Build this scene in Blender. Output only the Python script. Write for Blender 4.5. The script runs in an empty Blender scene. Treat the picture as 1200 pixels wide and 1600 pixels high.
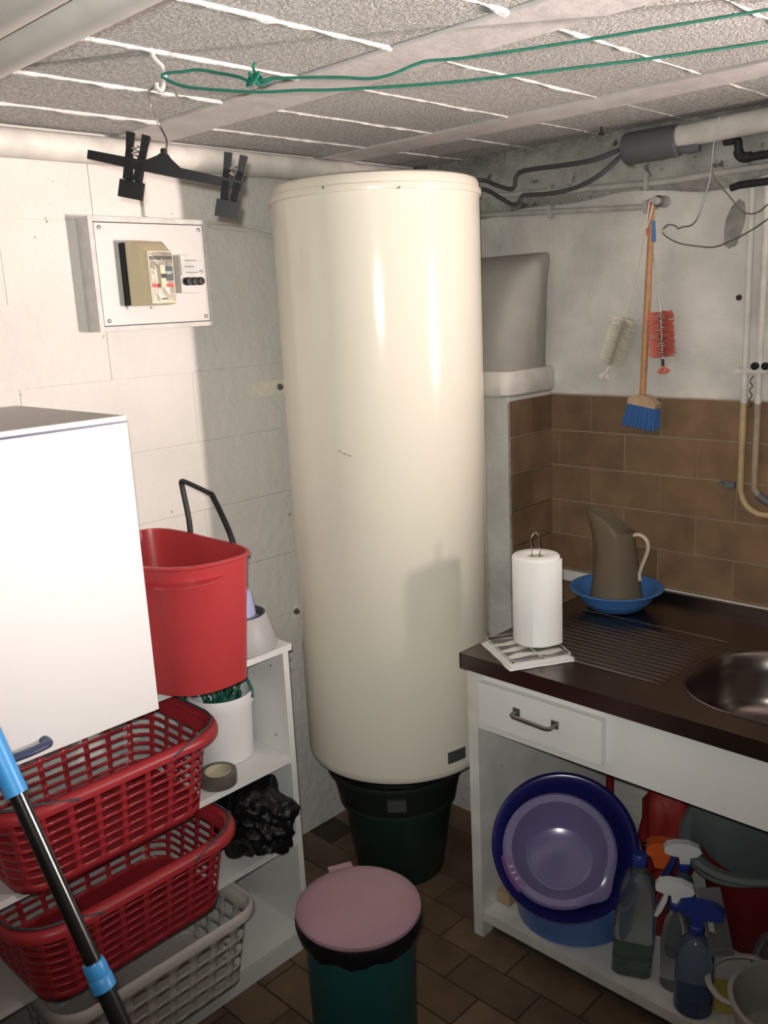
import bpy, bmesh, math, random
from mathutils import Vector, Matrix, noise

random.seed(7)
S = bpy.context.scene
COL = S.collection
PI = math.pi
R = math.radians

# ------------------------------------------------------------------ camera
# metres; x along the sink wall, y along the heater wall, camera stands at x=0, y=0
CAM = Vector((0, 0, 1.757))
FPX = 1405.0                                   # focal length in pixels of the 1200x1600 frame
c_right = Vector((0.71986, 0.69245, -0.0480)).normalized()
c_fwd = Vector((-0.68338, 0.69492, -0.22377)).normalized()
c_up = c_right.cross(c_fwd).normalized()
c_right = c_fwd.cross(c_up).normalized()
cam_data = bpy.data.cameras.new('camera')
cam_data.sensor_fit = 'VERTICAL'
cam_data.sensor_height = 32.0
cam_data.lens = 32.0 * FPX / 1600.0
cam_data.clip_start = 0.05
cam = bpy.data.objects.new('camera', cam_data)
COL.objects.link(cam)
rm = Matrix((c_right, c_up, -c_fwd)).transposed().to_4x4()
cam.matrix_world = Matrix.Translation(CAM) @ rm
S.camera = cam

# ------------------------------------------------------------------ world, light, exposure
w = bpy.data.worlds.new('world')
S.world = w
w.use_nodes = True
w.node_tree.nodes['Background'].inputs[0].default_value = (0.9, 0.85, 0.8, 1)
w.node_tree.nodes['Background'].inputs[1].default_value = 0.02
S.view_settings.view_transform = 'Standard'
S.view_settings.look = 'None'
S.view_settings.gamma = 1.0
S.view_settings.use_curve_mapping = False
S.view_settings.exposure = 0.0

LAMP = Vector((0.80, 2.41, 1.70))               # tube of the wall lamp over the sink
ld = bpy.data.lights.new('lamp_light', 'AREA')
ld.shape = 'RECTANGLE'; ld.size = 0.12; ld.size_y = 0.50
ld.energy = 31; ld.color = (1.0, 0.85, 0.79); ld.spread = R(72)
lo = bpy.data.objects.new('lamp_light', ld); COL.objects.link(lo)
lo.location = LAMP
lo.rotation_euler = Vector((-1, -0.67, 0.26)).to_track_quat('-Z', 'Y').to_euler()
fd = bpy.data.lights.new('flash_light', 'SPOT')    # the phone's flash beside the lens
fd.energy = 116; fd.color = (0.98, 1.0, 0.93); fd.shadow_soft_size = 0.012
fd.spot_size = R(92); fd.spot_blend = 1.0
fo = bpy.data.objects.new('flash_light', fd); COL.objects.link(fo)
fo.location = CAM + c_right * -0.015 + c_up * 0.03
fo.rotation_euler = (c_fwd + c_up * 0.13).to_track_quat('-Z', 'Y').to_euler()

# ------------------------------------------------------------------ helpers
def P(px, py, x=None, y=None, z=None, d=None):
    """point seen at pixel (px, py) of the photograph on a plane of the room, or at distance d"""
    v = c_right * (px - 600) - c_up * (py - 800) + c_fwd * FPX
    v.normalize()
    if x is not None: t = (x - CAM.x) / v.x
    elif y is not None: t = (y - CAM.y) / v.y
    elif z is not None: t = (z - CAM.z) / v.z
    else: t = d
    return CAM + v * t

WM = {}
def tag(o, label=None, cat=None, group=None, kind=None):
    if label: o['label'] = label
    if cat: o['category'] = cat
    if group: o['group'] = group
    if kind: o['kind'] = kind
    return o

def thing(name, label, cat, loc, rz=0, group=None):
    o = bpy.data.objects.new(name, None); COL.objects.link(o)
    o.empty_display_size = 0.05
    o.location = loc; o.rotation_euler = (0, 0, rz)
    WM[o.name] = Matrix.Translation(loc) @ Matrix.Rotation(rz, 4, 'Z')
    return tag(o, label, cat, group)

def to_mesh(bm, name, smooth=38, bevel=0, bseg=2):
    if bevel:
        es = [e for e in bm.edges if len(e.link_faces) == 2 and e.calc_face_angle(0) > R(30)]
        bmesh.ops.bevel(bm, geom=es, offset=bevel, segments=bseg, affect='EDGES', profile=0.6, clamp_overlap=True)
    bmesh.ops.recalc_face_normals(bm, faces=bm.faces)
    me = bpy.data.meshes.new(name)
    bm.to_mesh(me); bm.free()
    if smooth:
        me.shade_smooth()
        me.set_sharp_from_angle(angle=R(smooth))
    return me

def part(name, bm, m, parent=None, local=False, smooth=38, bevel=0, bseg=2, label=None, solid=0, base=None):
    """link a bmesh (world coordinates unless local) as one object"""
    me = to_mesh(bm, name, smooth, bevel, bseg)
    me.materials.append(m)
    o = bpy.data.objects.new(name, me); COL.objects.link(o)
    if parent is not None:
        W = WM[parent.name]
        if not local: me.transform(W.inverted())
        o.parent = parent
        WM[o.name] = W
    else:
        L = Matrix.Translation(base) if base is not None else Matrix.Identity(4)
        if not local: me.transform(L.inverted())
        o.matrix_world = L
        WM[o.name] = L
    if solid:
        md = o.modifiers.new('thickness', 'SOLIDIFY'); md.thickness = solid; md.offset = -1
    if label: o['label'] = label
    return o

def solo(name, bm, m, label, cat, base=None, group=None, **k):
    return tag(part(name, bm, m, None, base=base, **k), label, cat, group)

def struct(name, bm, m, **k):
    return tag(part(name, bm, m, None, **k), kind='structure')

def BM(): return bmesh.new()

def bx(bm, x0, x1, y0, y1, z0, z1, M=None):
    v = [bm.verts.new((x, y, z)) for x in (x0, x1) for y in (y0, y1) for z in (z0, z1)]
    for f in ((0, 1, 3, 2), (4, 6, 7, 5), (0, 4, 5, 1), (2, 3, 7, 6), (0, 2, 6, 4), (1, 5, 7, 3)):
        bm.faces.new([v[i] for i in f])
    if M is not None:
        for q in v: q.co = M @ q.co
    return bm

def box(x0, x1, y0, y1, z0, z1, M=None): return bx(BM(), x0, x1, y0, y1, z0, z1, M)

def loft(bm, rings, closed=True, cap0=True, cap1=True):
    vs = [[bm.verts.new(p) for p in r] for r in rings]
    n = len(vs[0])
    for a, b in zip(vs, vs[1:]):
        for i in range(n if closed else n - 1):
            j = (i + 1) % n
            bm.faces.new((a[i], a[j], b[j], b[i]))
    if closed:
        if cap0: bm.faces.new(list(reversed(vs[0])))
        if cap1: bm.faces.new(vs[-1])
    return bm

def lathe(bm, prof, c=(0, 0, 0), seg=40, M=None, cap0=True, cap1=True):
    """profile of (r, z) turned about the z axis"""
    c = Vector(c)
    rings = []
    for r, z in prof:
        ring = []
        for i in range(seg):
            a = 2 * PI * i / seg
            p = Vector((r * math.cos(a), r * math.sin(a), z))
            ring.append((M @ p if M is not None else p) + c)
        rings.append(ring)
    return loft(bm, rings, True, cap0, cap1)

def smooth_path(pts, n=6):
    pts = [Vector(p) for p in pts]
    if len(pts) < 3: return pts
    out = []
    for i in range(len(pts) - 1):
        p0 = pts[max(i - 1, 0)]; p1 = pts[i]; p2 = pts[i + 1]; p3 = pts[min(i + 2, len(pts) - 1)]
        for k in range(n):
            t = k / n
            out.append(0.5 * ((2 * p1) + (p2 - p0) * t + (2 * p0 - 5 * p1 + 4 * p2 - p3) * t * t + (3 * p1 - p0 - 3 * p2 + p3) * t ** 3))
    out.append(pts[-1])
    return out

def tube(bm, pts, r, seg=10, smooth=0, cap=True, flat=1.0, rs=None, closed=False):
    pts = smooth_path(pts, smooth) if smooth else [Vector(p) for p in pts]
    n = len(pts)
    t0 = (pts[1] - pts[0]).normalized()
    ref = Vector((0, 0, 1)) if abs(t0.z) < 0.9 else Vector((1, 0, 0))
    u = t0.cross(ref).normalized()
    rings = []
    for i, p in enumerate(pts):
        if closed: t = (pts[(i + 1) % n] - pts[i - 1]).normalized()
        else: t = (pts[min(i + 1, n - 1)] - pts[max(i - 1, 0)]).normalized()
        u = (u - t * u.dot(t)).normalized()
        v = t.cross(u)
        rr = rs[i * (len(rs) - 1) // max(n - 1, 1)] if rs else r
        rings.append([p + u * (rr * math.cos(2 * PI * k / seg)) + v * (rr * flat * math.sin(2 * PI * k / seg)) for k in range(seg)])
    if closed:
        rings.append(rings[0])
        loft(bm, rings, True, False, False)
        bmesh.ops.remove_doubles(bm, verts=bm.verts, dist=1e-6)
        return bm
    return loft(bm, rings, True, cap, cap)

def cyl(bm, a, b, r, seg=16): return tube(bm, [a, b], r, seg)

def frame_to(axis, origin, roll_ref=Vector((0, 0, 1))):
    """matrix whose local z is axis"""
    z = Vector(axis).normalized()
    x = roll_ref.cross(z)
    if x.length < 1e-4: x = Vector((1, 0, 0)).cross(z)
    x.normalize(); y = z.cross(x)
    return Matrix.Translation(origin) @ Matrix((x, y, z)).transposed().to_4x4()

def rrect(w, h, r, n=6):
    """rounded rectangle points, counter-clockwise, centred"""
    r = min(r, w / 2 - 1e-4, h / 2 - 1e-4)
    out = []
    for cx, cy, a0 in ((w / 2 - r, h / 2 - r, 0), (-w / 2 + r, h / 2 - r, 90), (-w / 2 + r, -h / 2 + r, 180), (w / 2 - r, -h / 2 + r, 270)):
        for k in range(n + 1):
            a = R(a0 + 90 * k / n)
            out.append((cx + r * math.cos(a), cy + r * math.sin(a)))
    return out

def prism(bm, pts2, t, M):
    """extrude a 2D outline (local x, y) by thickness t along local z, placed by M"""
    a = [bm.verts.new(M @ Vector((x, y, 0))) for x, y in pts2]
    b = [bm.verts.new(M @ Vector((x, y, t))) for x, y in pts2]
    n = len(a)
    for i in range(n): bm.faces.new((a[i], a[(i + 1) % n], b[(i + 1) % n], b[i]))
    bm.faces.new(list(reversed(a))); bm.faces.new(b)
    return bm

# ------------------------------------------------------------------ materials
MATS = {}
def mat(name, col, rough=0.5, metal=0.0, var=0.0, vscale=6.0, bump=0.0, bscale=60.0, trans=0.0, ior=1.45,
        spots=None, sscale=20.0, sthr=0.66, srange=0.04, rnd=0.0, emit=None, estr=0.0, col2=None, spec=0.5, coat=0.0, bdist=0.01, vor=False, alpha=1.0, sss=0.0, tight=False):
    if name in MATS: return MATS[name]
    m = bpy.data.materials.new(name); m.use_nodes = True
    nt = m.node_tree; N = nt.nodes; L = nt.links
    b = N['Principled BSDF']
    c4 = (*col, 1)
    b.inputs['Base Color'].default_value = c4
    b.inputs['Roughness'].default_value = rough
    b.inputs['Metallic'].default_value = metal
    b.inputs['IOR'].default_value = ior
    b.inputs['Transmission Weight'].default_value = trans
    b.inputs['Specular IOR Level'].default_value = spec
    b.inputs['Coat Weight'].default_value = coat
    b.inputs['Alpha'].default_value = alpha
    if sss:
        b.inputs['Subsurface Weight'].default_value = sss
        b.inputs['Subsurface Radius'].default_value = (0.02, 0.02, 0.015)
    if emit:
        b.inputs['Emission Color'].default_value = (*emit, 1); b.inputs['Emission Strength'].default_value = estr
    geo = N.new('ShaderNodeNewGeometry')
    out = None
    if var or col2:
        nz = N.new('ShaderNodeTexNoise'); nz.inputs['Scale'].default_value = vscale; nz.inputs['Detail'].default_value = 5
        L.new(geo.outputs['Position'], nz.inputs['Vector'])
        rp = N.new('ShaderNodeValToRGB')
        e = rp.color_ramp.elements
        e[0].position, e[1].position = (0.42, 0.58) if tight else (0.3, 0.7)
        e[0].color = (*(col2 if col2 else [max(0, q * (1 - var)) for q in col]), 1)
        e[1].color = (*(col if col2 else [min(1, q * (1 + var * 0.5)) for q in col]), 1)
        L.new(nz.outputs['Fac'], rp.inputs['Fac'])
        out = rp.outputs['Color']
    if spots:
        n2 = N.new('ShaderNodeTexNoise'); n2.inputs['Scale'].default_value = sscale; n2.inputs['Detail'].default_value = 6
        n2.inputs['Roughness'].default_value = 0.65
        L.new(geo.outputs['Position'], n2.inputs['Vector'])
        mr = N.new('ShaderNodeMapRange'); mr.inputs['From Min'].default_value = sthr; mr.inputs['From Max'].default_value = sthr + srange
        L.new(n2.outputs['Fac'], mr.inputs['Value'])
        mx = N.new('ShaderNodeMix'); mx.data_type = 'RGBA'
        L.new(mr.outputs['Result'], mx.inputs['Factor'])
        if out is not None: L.new(out, mx.inputs['A'])
        else: mx.inputs['A'].default_value = c4
        mx.inputs['B'].default_value = (*spots, 1)
        out = mx.outputs['Result']
    if rnd:
        oi = N.new('ShaderNodeObjectInfo')
        mr = N.new('ShaderNodeMapRange'); mr.inputs['To Min'].default_value = 1 - rnd; mr.inputs['To Max'].default_value = 1 + rnd * 0.6
        L.new(oi.outputs['Random'], mr.inputs['Value'])
        hs = N.new('ShaderNodeHueSaturation')
        L.new(mr.outputs['Result'], hs.inputs['Value'])
        if out is not None: L.new(out, hs.inputs['Color'])
        else: hs.inputs['Color'].default_value = c4
        out = hs.outputs['Color']
    if out is not None: L.new(out, b.inputs['Base Color'])
    if bump:
        n3 = N.new('ShaderNodeTexVoronoi' if vor else 'ShaderNodeTexNoise'); n3.inputs['Scale'].default_value = bscale
        if not vor: n3.inputs['Detail'].default_value = 5; n3.inputs['Roughness'].default_value = 0.6
        L.new(geo.outputs['Position'], n3.inputs['Vector'])
        bp = N.new('ShaderNodeBump'); bp.inputs['Strength'].default_value = bump; bp.inputs['Distance'].default_value = bdist
        L.new(n3.outputs['Distance' if vor else 'Fac'], bp.inputs['Height'])
        L.new(bp.outputs['Normal'], b.inputs['Normal'])
    MATS[name] = m
    return m

m_wall = mat('painted_block', (0.67, 0.64, 0.60), 0.75, var=0.10, vscale=3, bump=0.55, bscale=28, spots=(0.20, 0.18, 0.16), sscale=26, sthr=0.675, srange=0.03)
m_wallr = mat('rough_plaster', (0.66, 0.63, 0.59), 0.8, var=0.30, vscale=4.2, bump=0.7, bscale=22, spots=(0.22, 0.20, 0.18), sscale=9, sthr=0.665, srange=0.12)
m_hood = mat('grubby_shaded_hood_plaster', (0.35, 0.325, 0.30), 0.8, var=0.2, vscale=5, bump=0.3, bscale=12, spots=(0.16, 0.15, 0.13), sscale=9, sthr=0.70, srange=0.1)  # grubby plaster, with the hood's shade from the lamp darkened into its colour
m_soot = mat('sooty_plaster', (0.36, 0.35, 0.32), 0.85, var=0.4, vscale=9, bump=0.9, bscale=30, spots=(0.07, 0.065, 0.06), sscale=16, sthr=0.58, srange=0.07)
m_plain = mat('plain_wall', (0.34, 0.32, 0.30), 0.85)
m_ceilslab = mat('ceiling_slab', (0.16, 0.15, 0.14), 0.9)
m_roughcast = mat('rough_ceiling_block', (0.85, 0.82, 0.785), 0.9, var=0.24, vscale=130, bump=1.0, bscale=150, bdist=0.035, rnd=0.05, tight=True)
m_beam = mat('concrete_beam', (0.62, 0.58, 0.565), 0.8, var=0.15, vscale=12, bump=0.25, bscale=30)
m_mortar = mat('white_mortar', (0.74, 0.72, 0.69), 0.85, bump=0.8, bscale=120)
m_mortar2 = mat('grey_mortar', (0.66, 0.64, 0.61), 0.9, bump=0.8, bscale=120, var=.3, vscale=25)
m_tile = mat('brown_tile', (0.205, 0.126, 0.074), 0.42, var=0.30, vscale=9, bump=0.12, bscale=40, rnd=0.22, spec=0.35)
m_grout = mat('tile_grout', (0.36, 0.28, 0.20), 0.9, var=0.2, vscale=20)
m_floor = mat('quarry_floor_tile', (0.16, 0.105, 0.066), 0.5, var=0.3, vscale=10, rnd=0.25, bump=0.1, bscale=50)
m_fgrout = mat('floor_grout', (0.05, 0.036, 0.026), 0.9)
m_enamel = mat('cream_enamel', (0.74, 0.70, 0.60), 0.12, var=0.02, vscale=2, spec=0.5, bump=0.01, bscale=4, bdist=0.05)
m_enamel_edge = mat('cream_enamel_cap', (0.72, 0.67, 0.57), 0.28, var=0.05)
m_cream = mat('cream_metal', (0.78, 0.73, 0.62), 0.5, var=0.12, vscale=40)
m_black = mat('black_plastic', (0.008, 0.008, 0.009), 0.4, spec=0.3)
m_blackm = mat('black_matt', (0.015, 0.015, 0.016), 0.6)
m_dkgrey = mat('dark_grey_rubber', (0.055, 0.056, 0.06), 0.6)
m_sleeve = mat('slate_grey_pvc', (0.115, 0.12, 0.13), 0.5, var=0.1)
m_pipe = mat('painted_pipe', (0.66, 0.62, 0.57), 0.6, var=0.2, vscale=14, spots=(0.2, 0.17, 0.14), sscale=35, sthr=0.70)
m_pipeg = mat('grey_painted_pipe', (0.42, 0.41, 0.38), 0.7, var=0.25, vscale=14, spots=(0.14, 0.13, 0.11), sscale=24, sthr=0.66)
m_pipec = mat('beige_grey_painted_pipe', (0.56, 0.53, 0.49), 0.6, var=0.12, vscale=10, spots=(0.25, 0.23, 0.20), sscale=18, sthr=0.70)
m_pipetan = mat('tan_painted_pipe', (0.46, 0.33, 0.18), 0.5, var=0.2, vscale=20)
m_steel = mat('brushed_steel', (0.22, 0.185, 0.175), 0.27, 1.0, var=0.12, vscale=14, bump=0.03, bscale=200)
m_chrome = mat('chrome', (0.75, 0.74, 0.73), 0.12, 1.0)
m_iron = mat('dull_iron', (0.26, 0.25, 0.24), 0.4, 0.9)
m_white = mat('white_melamine', (0.74, 0.73, 0.71), 0.4, var=0.05, vscale=5)
m_whitedoor = mat('white_lacquer', (0.82, 0.80, 0.80), 0.32)
m_grey = mat('grey_laminate', (0.42, 0.39, 0.37), 0.5, var=0.08)
m_worn = mat('worn_white_board', (0.70, 0.68, 0.64), 0.55, var=0.15, vscale=12, spots=(0.20, 0.16, 0.11), sscale=38, sthr=0.68)
m_darkwood = mat('dark_plinth', (0.05, 0.045, 0.04), 0.8)
m_red = mat('red_plastic', (0.40, 0.038, 0.042), 0.36, var=0.06, sss=0.0)
m_redb = mat('red_basket_plastic', (0.36, 0.026, 0.034), 0.36, var=0.08)
m_greyplastic = mat('beige_grey_plastic', (0.58, 0.52, 0.49), 0.45, var=0.05)
m_blue = mat('blue_plastic', (0.055, 0.17, 0.44), 0.35)
m_bluegrip = mat('bright_blue_plastic', (0.06, 0.32, 0.72), 0.35)
m_navy = mat('navy_plastic', (0.012, 0.012, 0.10), 0.22)
m_lav = mat('lavender_plastic', (0.15, 0.13, 0.26), 0.2)
m_purple = mat('purple_grip', (0.16, 0.085, 0.22), 0.5)
m_basinblue = mat('steel_blue_plastic', (0.09, 0.17, 0.42), 0.35)
m_pink = mat('dusty_pink_lid', (0.31, 0.185, 0.225), 0.38, var=0.08, vscale=10)
m_teal = mat('dark_teal_metal', (0.009, 0.075, 0.074), 0.4)
m_dkgreen = mat('dark_green_plastic', (0.012, 0.028, 0.022), 0.35)
m_blacktub = mat('black_green_plastic', (0.012, 0.016, 0.014), 0.45)
m_bag = mat('black_bin_bag', (0.006, 0.006, 0.007), 0.33, spec=0.35, bump=0.6, bscale=40)
m_green = mat('green_cord', (0.005, 0.16, 0.105), 0.6, bump=0.6, bscale=500)
m_pail = mat('white_pail_plastic', (0.78, 0.76, 0.76), 0.4)
m_peg = mat('dark_green_peg', (0.01, 0.09, 0.06), 0.45)
m_paper = mat('white_paper', (0.88, 0.87, 0.85), 0.9, bump=0.12, bscale=110)
m_cloth = mat('white_cloth', (0.74, 0.73, 0.70), 0.9, bump=0.3, bscale=300)
m_clothd = mat('grey_stripe_cloth', (0.17, 0.16, 0.155), 0.9, bump=0.3, bscale=300)
m_pitch = mat('frosted_beige_plastic', (0.25, 0.20, 0.14), 0.35, trans=0.45, ior=1.2)
m_pitchh = mat('beige_plastic', (0.58, 0.48, 0.36), 0.4)
m_woodh = mat('varnished_wood', (0.50, 0.25, 0.11), 0.4, var=0.2, vscale=30)
m_woodb = mat('pale_wood', (0.48, 0.33, 0.21), 0.6, var=0.15, vscale=30)
m_bluebr = mat('blue_bristle', (0.02, 0.10, 0.30), 0.6)
m_whitebr = mat('white_bristle', (0.72, 0.66, 0.56), 0.7)
m_redbr = mat('coral_bristle', (0.70, 0.20, 0.15), 0.6)
m_redpl = mat('red_handle_plastic', (0.55, 0.05, 0.06), 0.4)
m_clear = mat('clear_plastic', (0.82, 0.84, 0.82), 0.08, trans=0.95, ior=1.25)
m_cleargreen = mat('pale_green_liquid', (0.25, 0.42, 0.33), 0.1, trans=0.8, ior=1.2)
m_clearblue = mat('blue_tinted_plastic', (0.42, 0.52, 0.68), 0.1, trans=0.9, ior=1.25)
m_orange = mat('orange_plastic', (0.75, 0.13, 0.03), 0.3)
m_dkred = mat('dark_red_plastic', (0.20, 0.012, 0.016), 0.4)
m_tubgrey = mat('grey_green_plastic', (0.15, 0.18, 0.175), 0.4)
m_spraywhite = mat('spray_white', (0.72, 0.72, 0.72), 0.35)
m_sprayblue = mat('spray_blue', (0.02, 0.04, 0.22), 0.35)
m_caddy = mat('ivory_plastic', (0.45, 0.42, 0.38), 0.45)
m_yellow = mat('yellow_sponge', (0.55, 0.48, 0.10), 0.9, bump=0.5, bscale=200)
m_navycloth = mat('navy_cloth', (0.012, 0.015, 0.06), 0.9)
m_beigebox = mat('beige_bakelite', (0.60, 0.51, 0.34), 0.4)
m_foil = mat('silver_faceplate', (0.80, 0.75, 0.66), 0.14, 1.0, bump=0.12, bscale=22)
m_panel = mat('pale_grey_panel', (0.60, 0.575, 0.55), 0.42, var=0.06)
m_panelframe = mat('panel_frame_paint', (0.58, 0.56, 0.53), 0.5, var=0.15, vscale=30)
m_ink = mat('black_ink', (0.02, 0.02, 0.02), 0.6)
m_darkteal = mat('dark_display', (0.02, 0.05, 0.05), 0.3)
m_redink = mat('red_ink', (0.55, 0.06, 0.07), 0.5)
m_blueedge = mat('blue_grey_handle', (0.045, 0.06, 0.13), 0.35)
m_petgrey = mat('grey_bowl_plastic', (0.38, 0.37, 0.37), 0.45)
m_lilac = mat('lilac_plastic', (0.36, 0.38, 0.62), 0.4)
m_labelpaper = mat('printed_label', (0.20, 0.22, 0.30), 0.4)
m_hookpaint = mat('painted_hook', (0.50, 0.48, 0.45), 0.55, var=0.1, vscale=60)
m_glow = mat('lamp_tube_glow', (0.9, 0.85, 0.8), 0.4, emit=(1.0, 0.84, 0.76), estr=4.0)
m_cement = mat('bare_cement', (0.30, 0.28, 0.26), 0.9, var=0.4, vscale=20, bump=0.8, bscale=60)
m_tape = mat('brown_tape_roll', (0.10, 0.09, 0.075), 0.3)
m_tapei = mat('cream_card_core', (0.48, 0.44, 0.30), 0.8)

# ------------------------------------------------------------------ the room
XL, YR, ZC = -2.175, 2.45, 2.205               # heater wall, sink wall, ceiling
X1, Y0 = 1.3, -1.3
# floor with its tiles
fl = struct('floor', box(XL - .2, X1 + .2, Y0 - .2, YR + .2, -0.06, -0.004), m_fgrout, smooth=0)
tb = BM(); bx(tb, 0, 0.224, 0, 0.108, -0.006, 0)
tile_me = to_mesh(tb, 'floor_tile', 0, 0.0015, 1); tile_me.materials.append(m_floor)
for r in range(22):
    y = 2.452 - 0.1135 * (r + 1)
    for k in range(12):
        x = XL + 0.2295 * k - (0.115 if r % 2 else 0)
        if x < XL - 0.02 or x > 0.4: continue
        o = bpy.data.objects.new('floor_tile', tile_me); COL.objects.link(o)
        o.parent = fl; o.location = (x, y, random.uniform(-.0006, .0006))
ff = tag(part('floor_tile_field', box(0.36, X1, Y0, YR, -.004, -.001), m_floor, fl, smooth=0), kind='stuff')
part('floor_tile_field', box(XL, 0.36, Y0, -0.05, -.004, -.001), m_floor, fl, smooth=0)['kind'] = 'stuff'

# heater wall of painted blocks
wl = struct('wall_left', box(XL - 0.2, XL - 0.004, Y0 - .2, YR + .2, 0, 2.4), m_wall, smooth=0)
def blockmesh(w, name='wall_block'):
    b = BM(); bx(b, -0.012, 0, 0.0006, w - 0.0006, 0.0006, 0.1994)
    me = to_mesh(b, name, 0, 0.0025, 2); me.materials.append(m_wall); return me
blk = blockmesh(0.5)
for r in range(11):
    z = 0.2 * r
    y = 1.216 - 4 * 0.5 + (0.25 if r % 2 else 0) - 0.5
    while y < YR:
        o = bpy.data.objects.new('wall_block', blk if y + 0.5 < YR else blockmesh(YR - y)); COL.objects.link(o)
        o.parent = wl; o.location = (XL + random.uniform(-.0008, .0006), y, z)
        y += 0.5
part('wall_top_course', box(XL - .01, XL, Y0, YR, 2.2, 2.3), m_wall, wl, smooth=0)

# sink wall: plaster above, brown tiles below
wr = struct('wall_right', box(XL - .2, X1 + .2, YR, YR + 0.2, 0, 2.4), m_wallr, smooth=0)
gb = BM(); bx(gb, -1.63, 0.6, YR - 0.0065, YR, 0.40, 1.457)
part('grout_bed', gb, m_grout, wr, smooth=0)
def wtile(w):
    b = BM(); bx(b, 0.0018, w - 0.0018, -0.008, 0, 0.0018, 0.1122)
    me = to_mesh(b, 'wall_tile', 0, 0.0018, 2); me.materials.append(m_tile); return me
tcache = {}
def place_tile(x, w, y, z, parent, rz=0):
    key = round(w, 3)
    if key not in tcache: tcache[key] = wtile(w)
    o = bpy.data.objects.new('wall_tile', tcache[key]); COL.objects.link(o)
    o.parent = parent
    W = WM[parent.name]
    o.matrix_local = W.inverted() @ (Matrix.Translation((x, y, z)) @ Matrix.Rotation(rz, 4, 'Z'))
for r in range(7):
    z = 1.456 - 0.114 * (r + 1)
    xs = [-1.63, -1.48] if r % 2 == 0 else [-1.63, -1.597, -1.365]
    while xs[-1] < 0.5: xs.append(xs[-1] + 0.2315)
    for a, b_ in zip(xs, xs[1:]):
        place_tile(a, b_ - a, YR - 0.001 - random.uniform(0, .001), z, wr)
# ragged plaster edge above the tiles
eb = BM(); n = 60
tube(eb, [(-1.63 + 2.2 * k / n, YR - 0.001, 1.461 + 0.003 * noise.noise((k * .7, 0, 0))) for k in range(n + 1)], 0.006, 6)
part('plaster_edge', eb, m_wallr, wr)
# sooty strip where the sink wall meets the ceiling, chipped plaster
sb = BM()
xs = [XL + (X1 - XL) * k / 70 for k in range(71)]
v0 = [sb.verts.new((x, YR - 0.004, 2.03 + 0.035 * noise.noise((x * 4, 3, 0)))) for x in xs]
v1 = [sb.verts.new((x, YR - 0.012 - 0.012 * abs(noise.noise((x * 9, 1, 0))), 2.10 + 0.02 * noise.noise((x * 6, 7, 0)))) for x in xs]
v2 = [sb.verts.new((x, YR - 0.010 - 0.014 * abs(noise.noise((x * 7, 5, 0))), 2.21)) for x in xs]
for a, b_ in ((v0, v1), (v1, v2)):
    for i in range(70): sb.faces.new((a[i], a[i + 1], b_[i + 1], b_[i]))
part('rough_top_band', sb, m_soot, wr, solid=0.004)
pb = BM()
pts = []
cpt = P(1148, 350, y=YR)
for k in range(44):
    a = 2 * PI * k / 44
    rr = 1 + 0.22 * noise.noise((math.cos(a) * 2, math.sin(a) * 2, 4))
    pts.append((cpt.x + 0.026 * rr * math.cos(a) + 0.012 * math.sin(a), cpt.z + 0.062 * rr * math.sin(a)))
prism(pb, pts, 0.0025, Matrix.Translation((0, YR, 0)) @ Matrix.Rotation(R(90), 4, 'X'))
part('chipped_plaster_patch', pb, m_cement, wr)
hb = BM(); hp = P(1155, 465, y=YR)
lathe(hb, [(0.008, 0), (0.008, 0.003), (0.005, 0.004)], hp, 10, Matrix.Rotation(R(90), 4, 'X'))
part('plug_hole', hb, m_blackm, wr)

# the two walls behind the camera
struct('wall_front', box(XL - .2, X1 + .2, Y0 - 0.2, Y0, 0, 2.4), m_plain, smooth=0)
struct('wall_side', box(X1, X1 + 0.2, Y0, YR, 0, 2.4), m_plain, smooth=0)

# ceiling: concrete beams along x, rough hollow blocks between, mortar beads
ce = struct('ceiling', box(XL - .2, X1 + .2, Y0 - .2, YR + .2, ZC + 0.012, ZC + 0.2), m_ceilslab, smooth=0)
BEAMS = [(-0.84, -0.70), (-0.14, 0.0), (0.54, 0.675), (1.288, 1.425), (1.985, 2.10)]
for a, b_ in BEAMS:
    bb = BM()
    nx = 46
    rows = []
    for x in [XL + (X1 - XL) * k / nx for k in range(nx + 1)]:
        w0 = 0.004 * noise.noise((x * 5, a, 0)); w1 = 0.004 * noise.noise((x * 5, b_, 2))
        rows.append([(x, a + w0, ZC + .02), (x, a + w0, ZC - .004), (x, b_ + w1, ZC - .007), (x, b_ + w1, ZC + .02)])
    loft(bb, rows, True)
    part('concrete_beam', bb, m_beam, ce, smooth=30)
bays = [(Y0, -0.84), (-0.70, -0.14), (0.0, 0.54), (0.675, 1.288), (1.425, 1.985), (2.10, YR)]
JX = [-2.150] + [-1.952 + 0.2535 * k for k in range(13)]
bcache = {}
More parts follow.
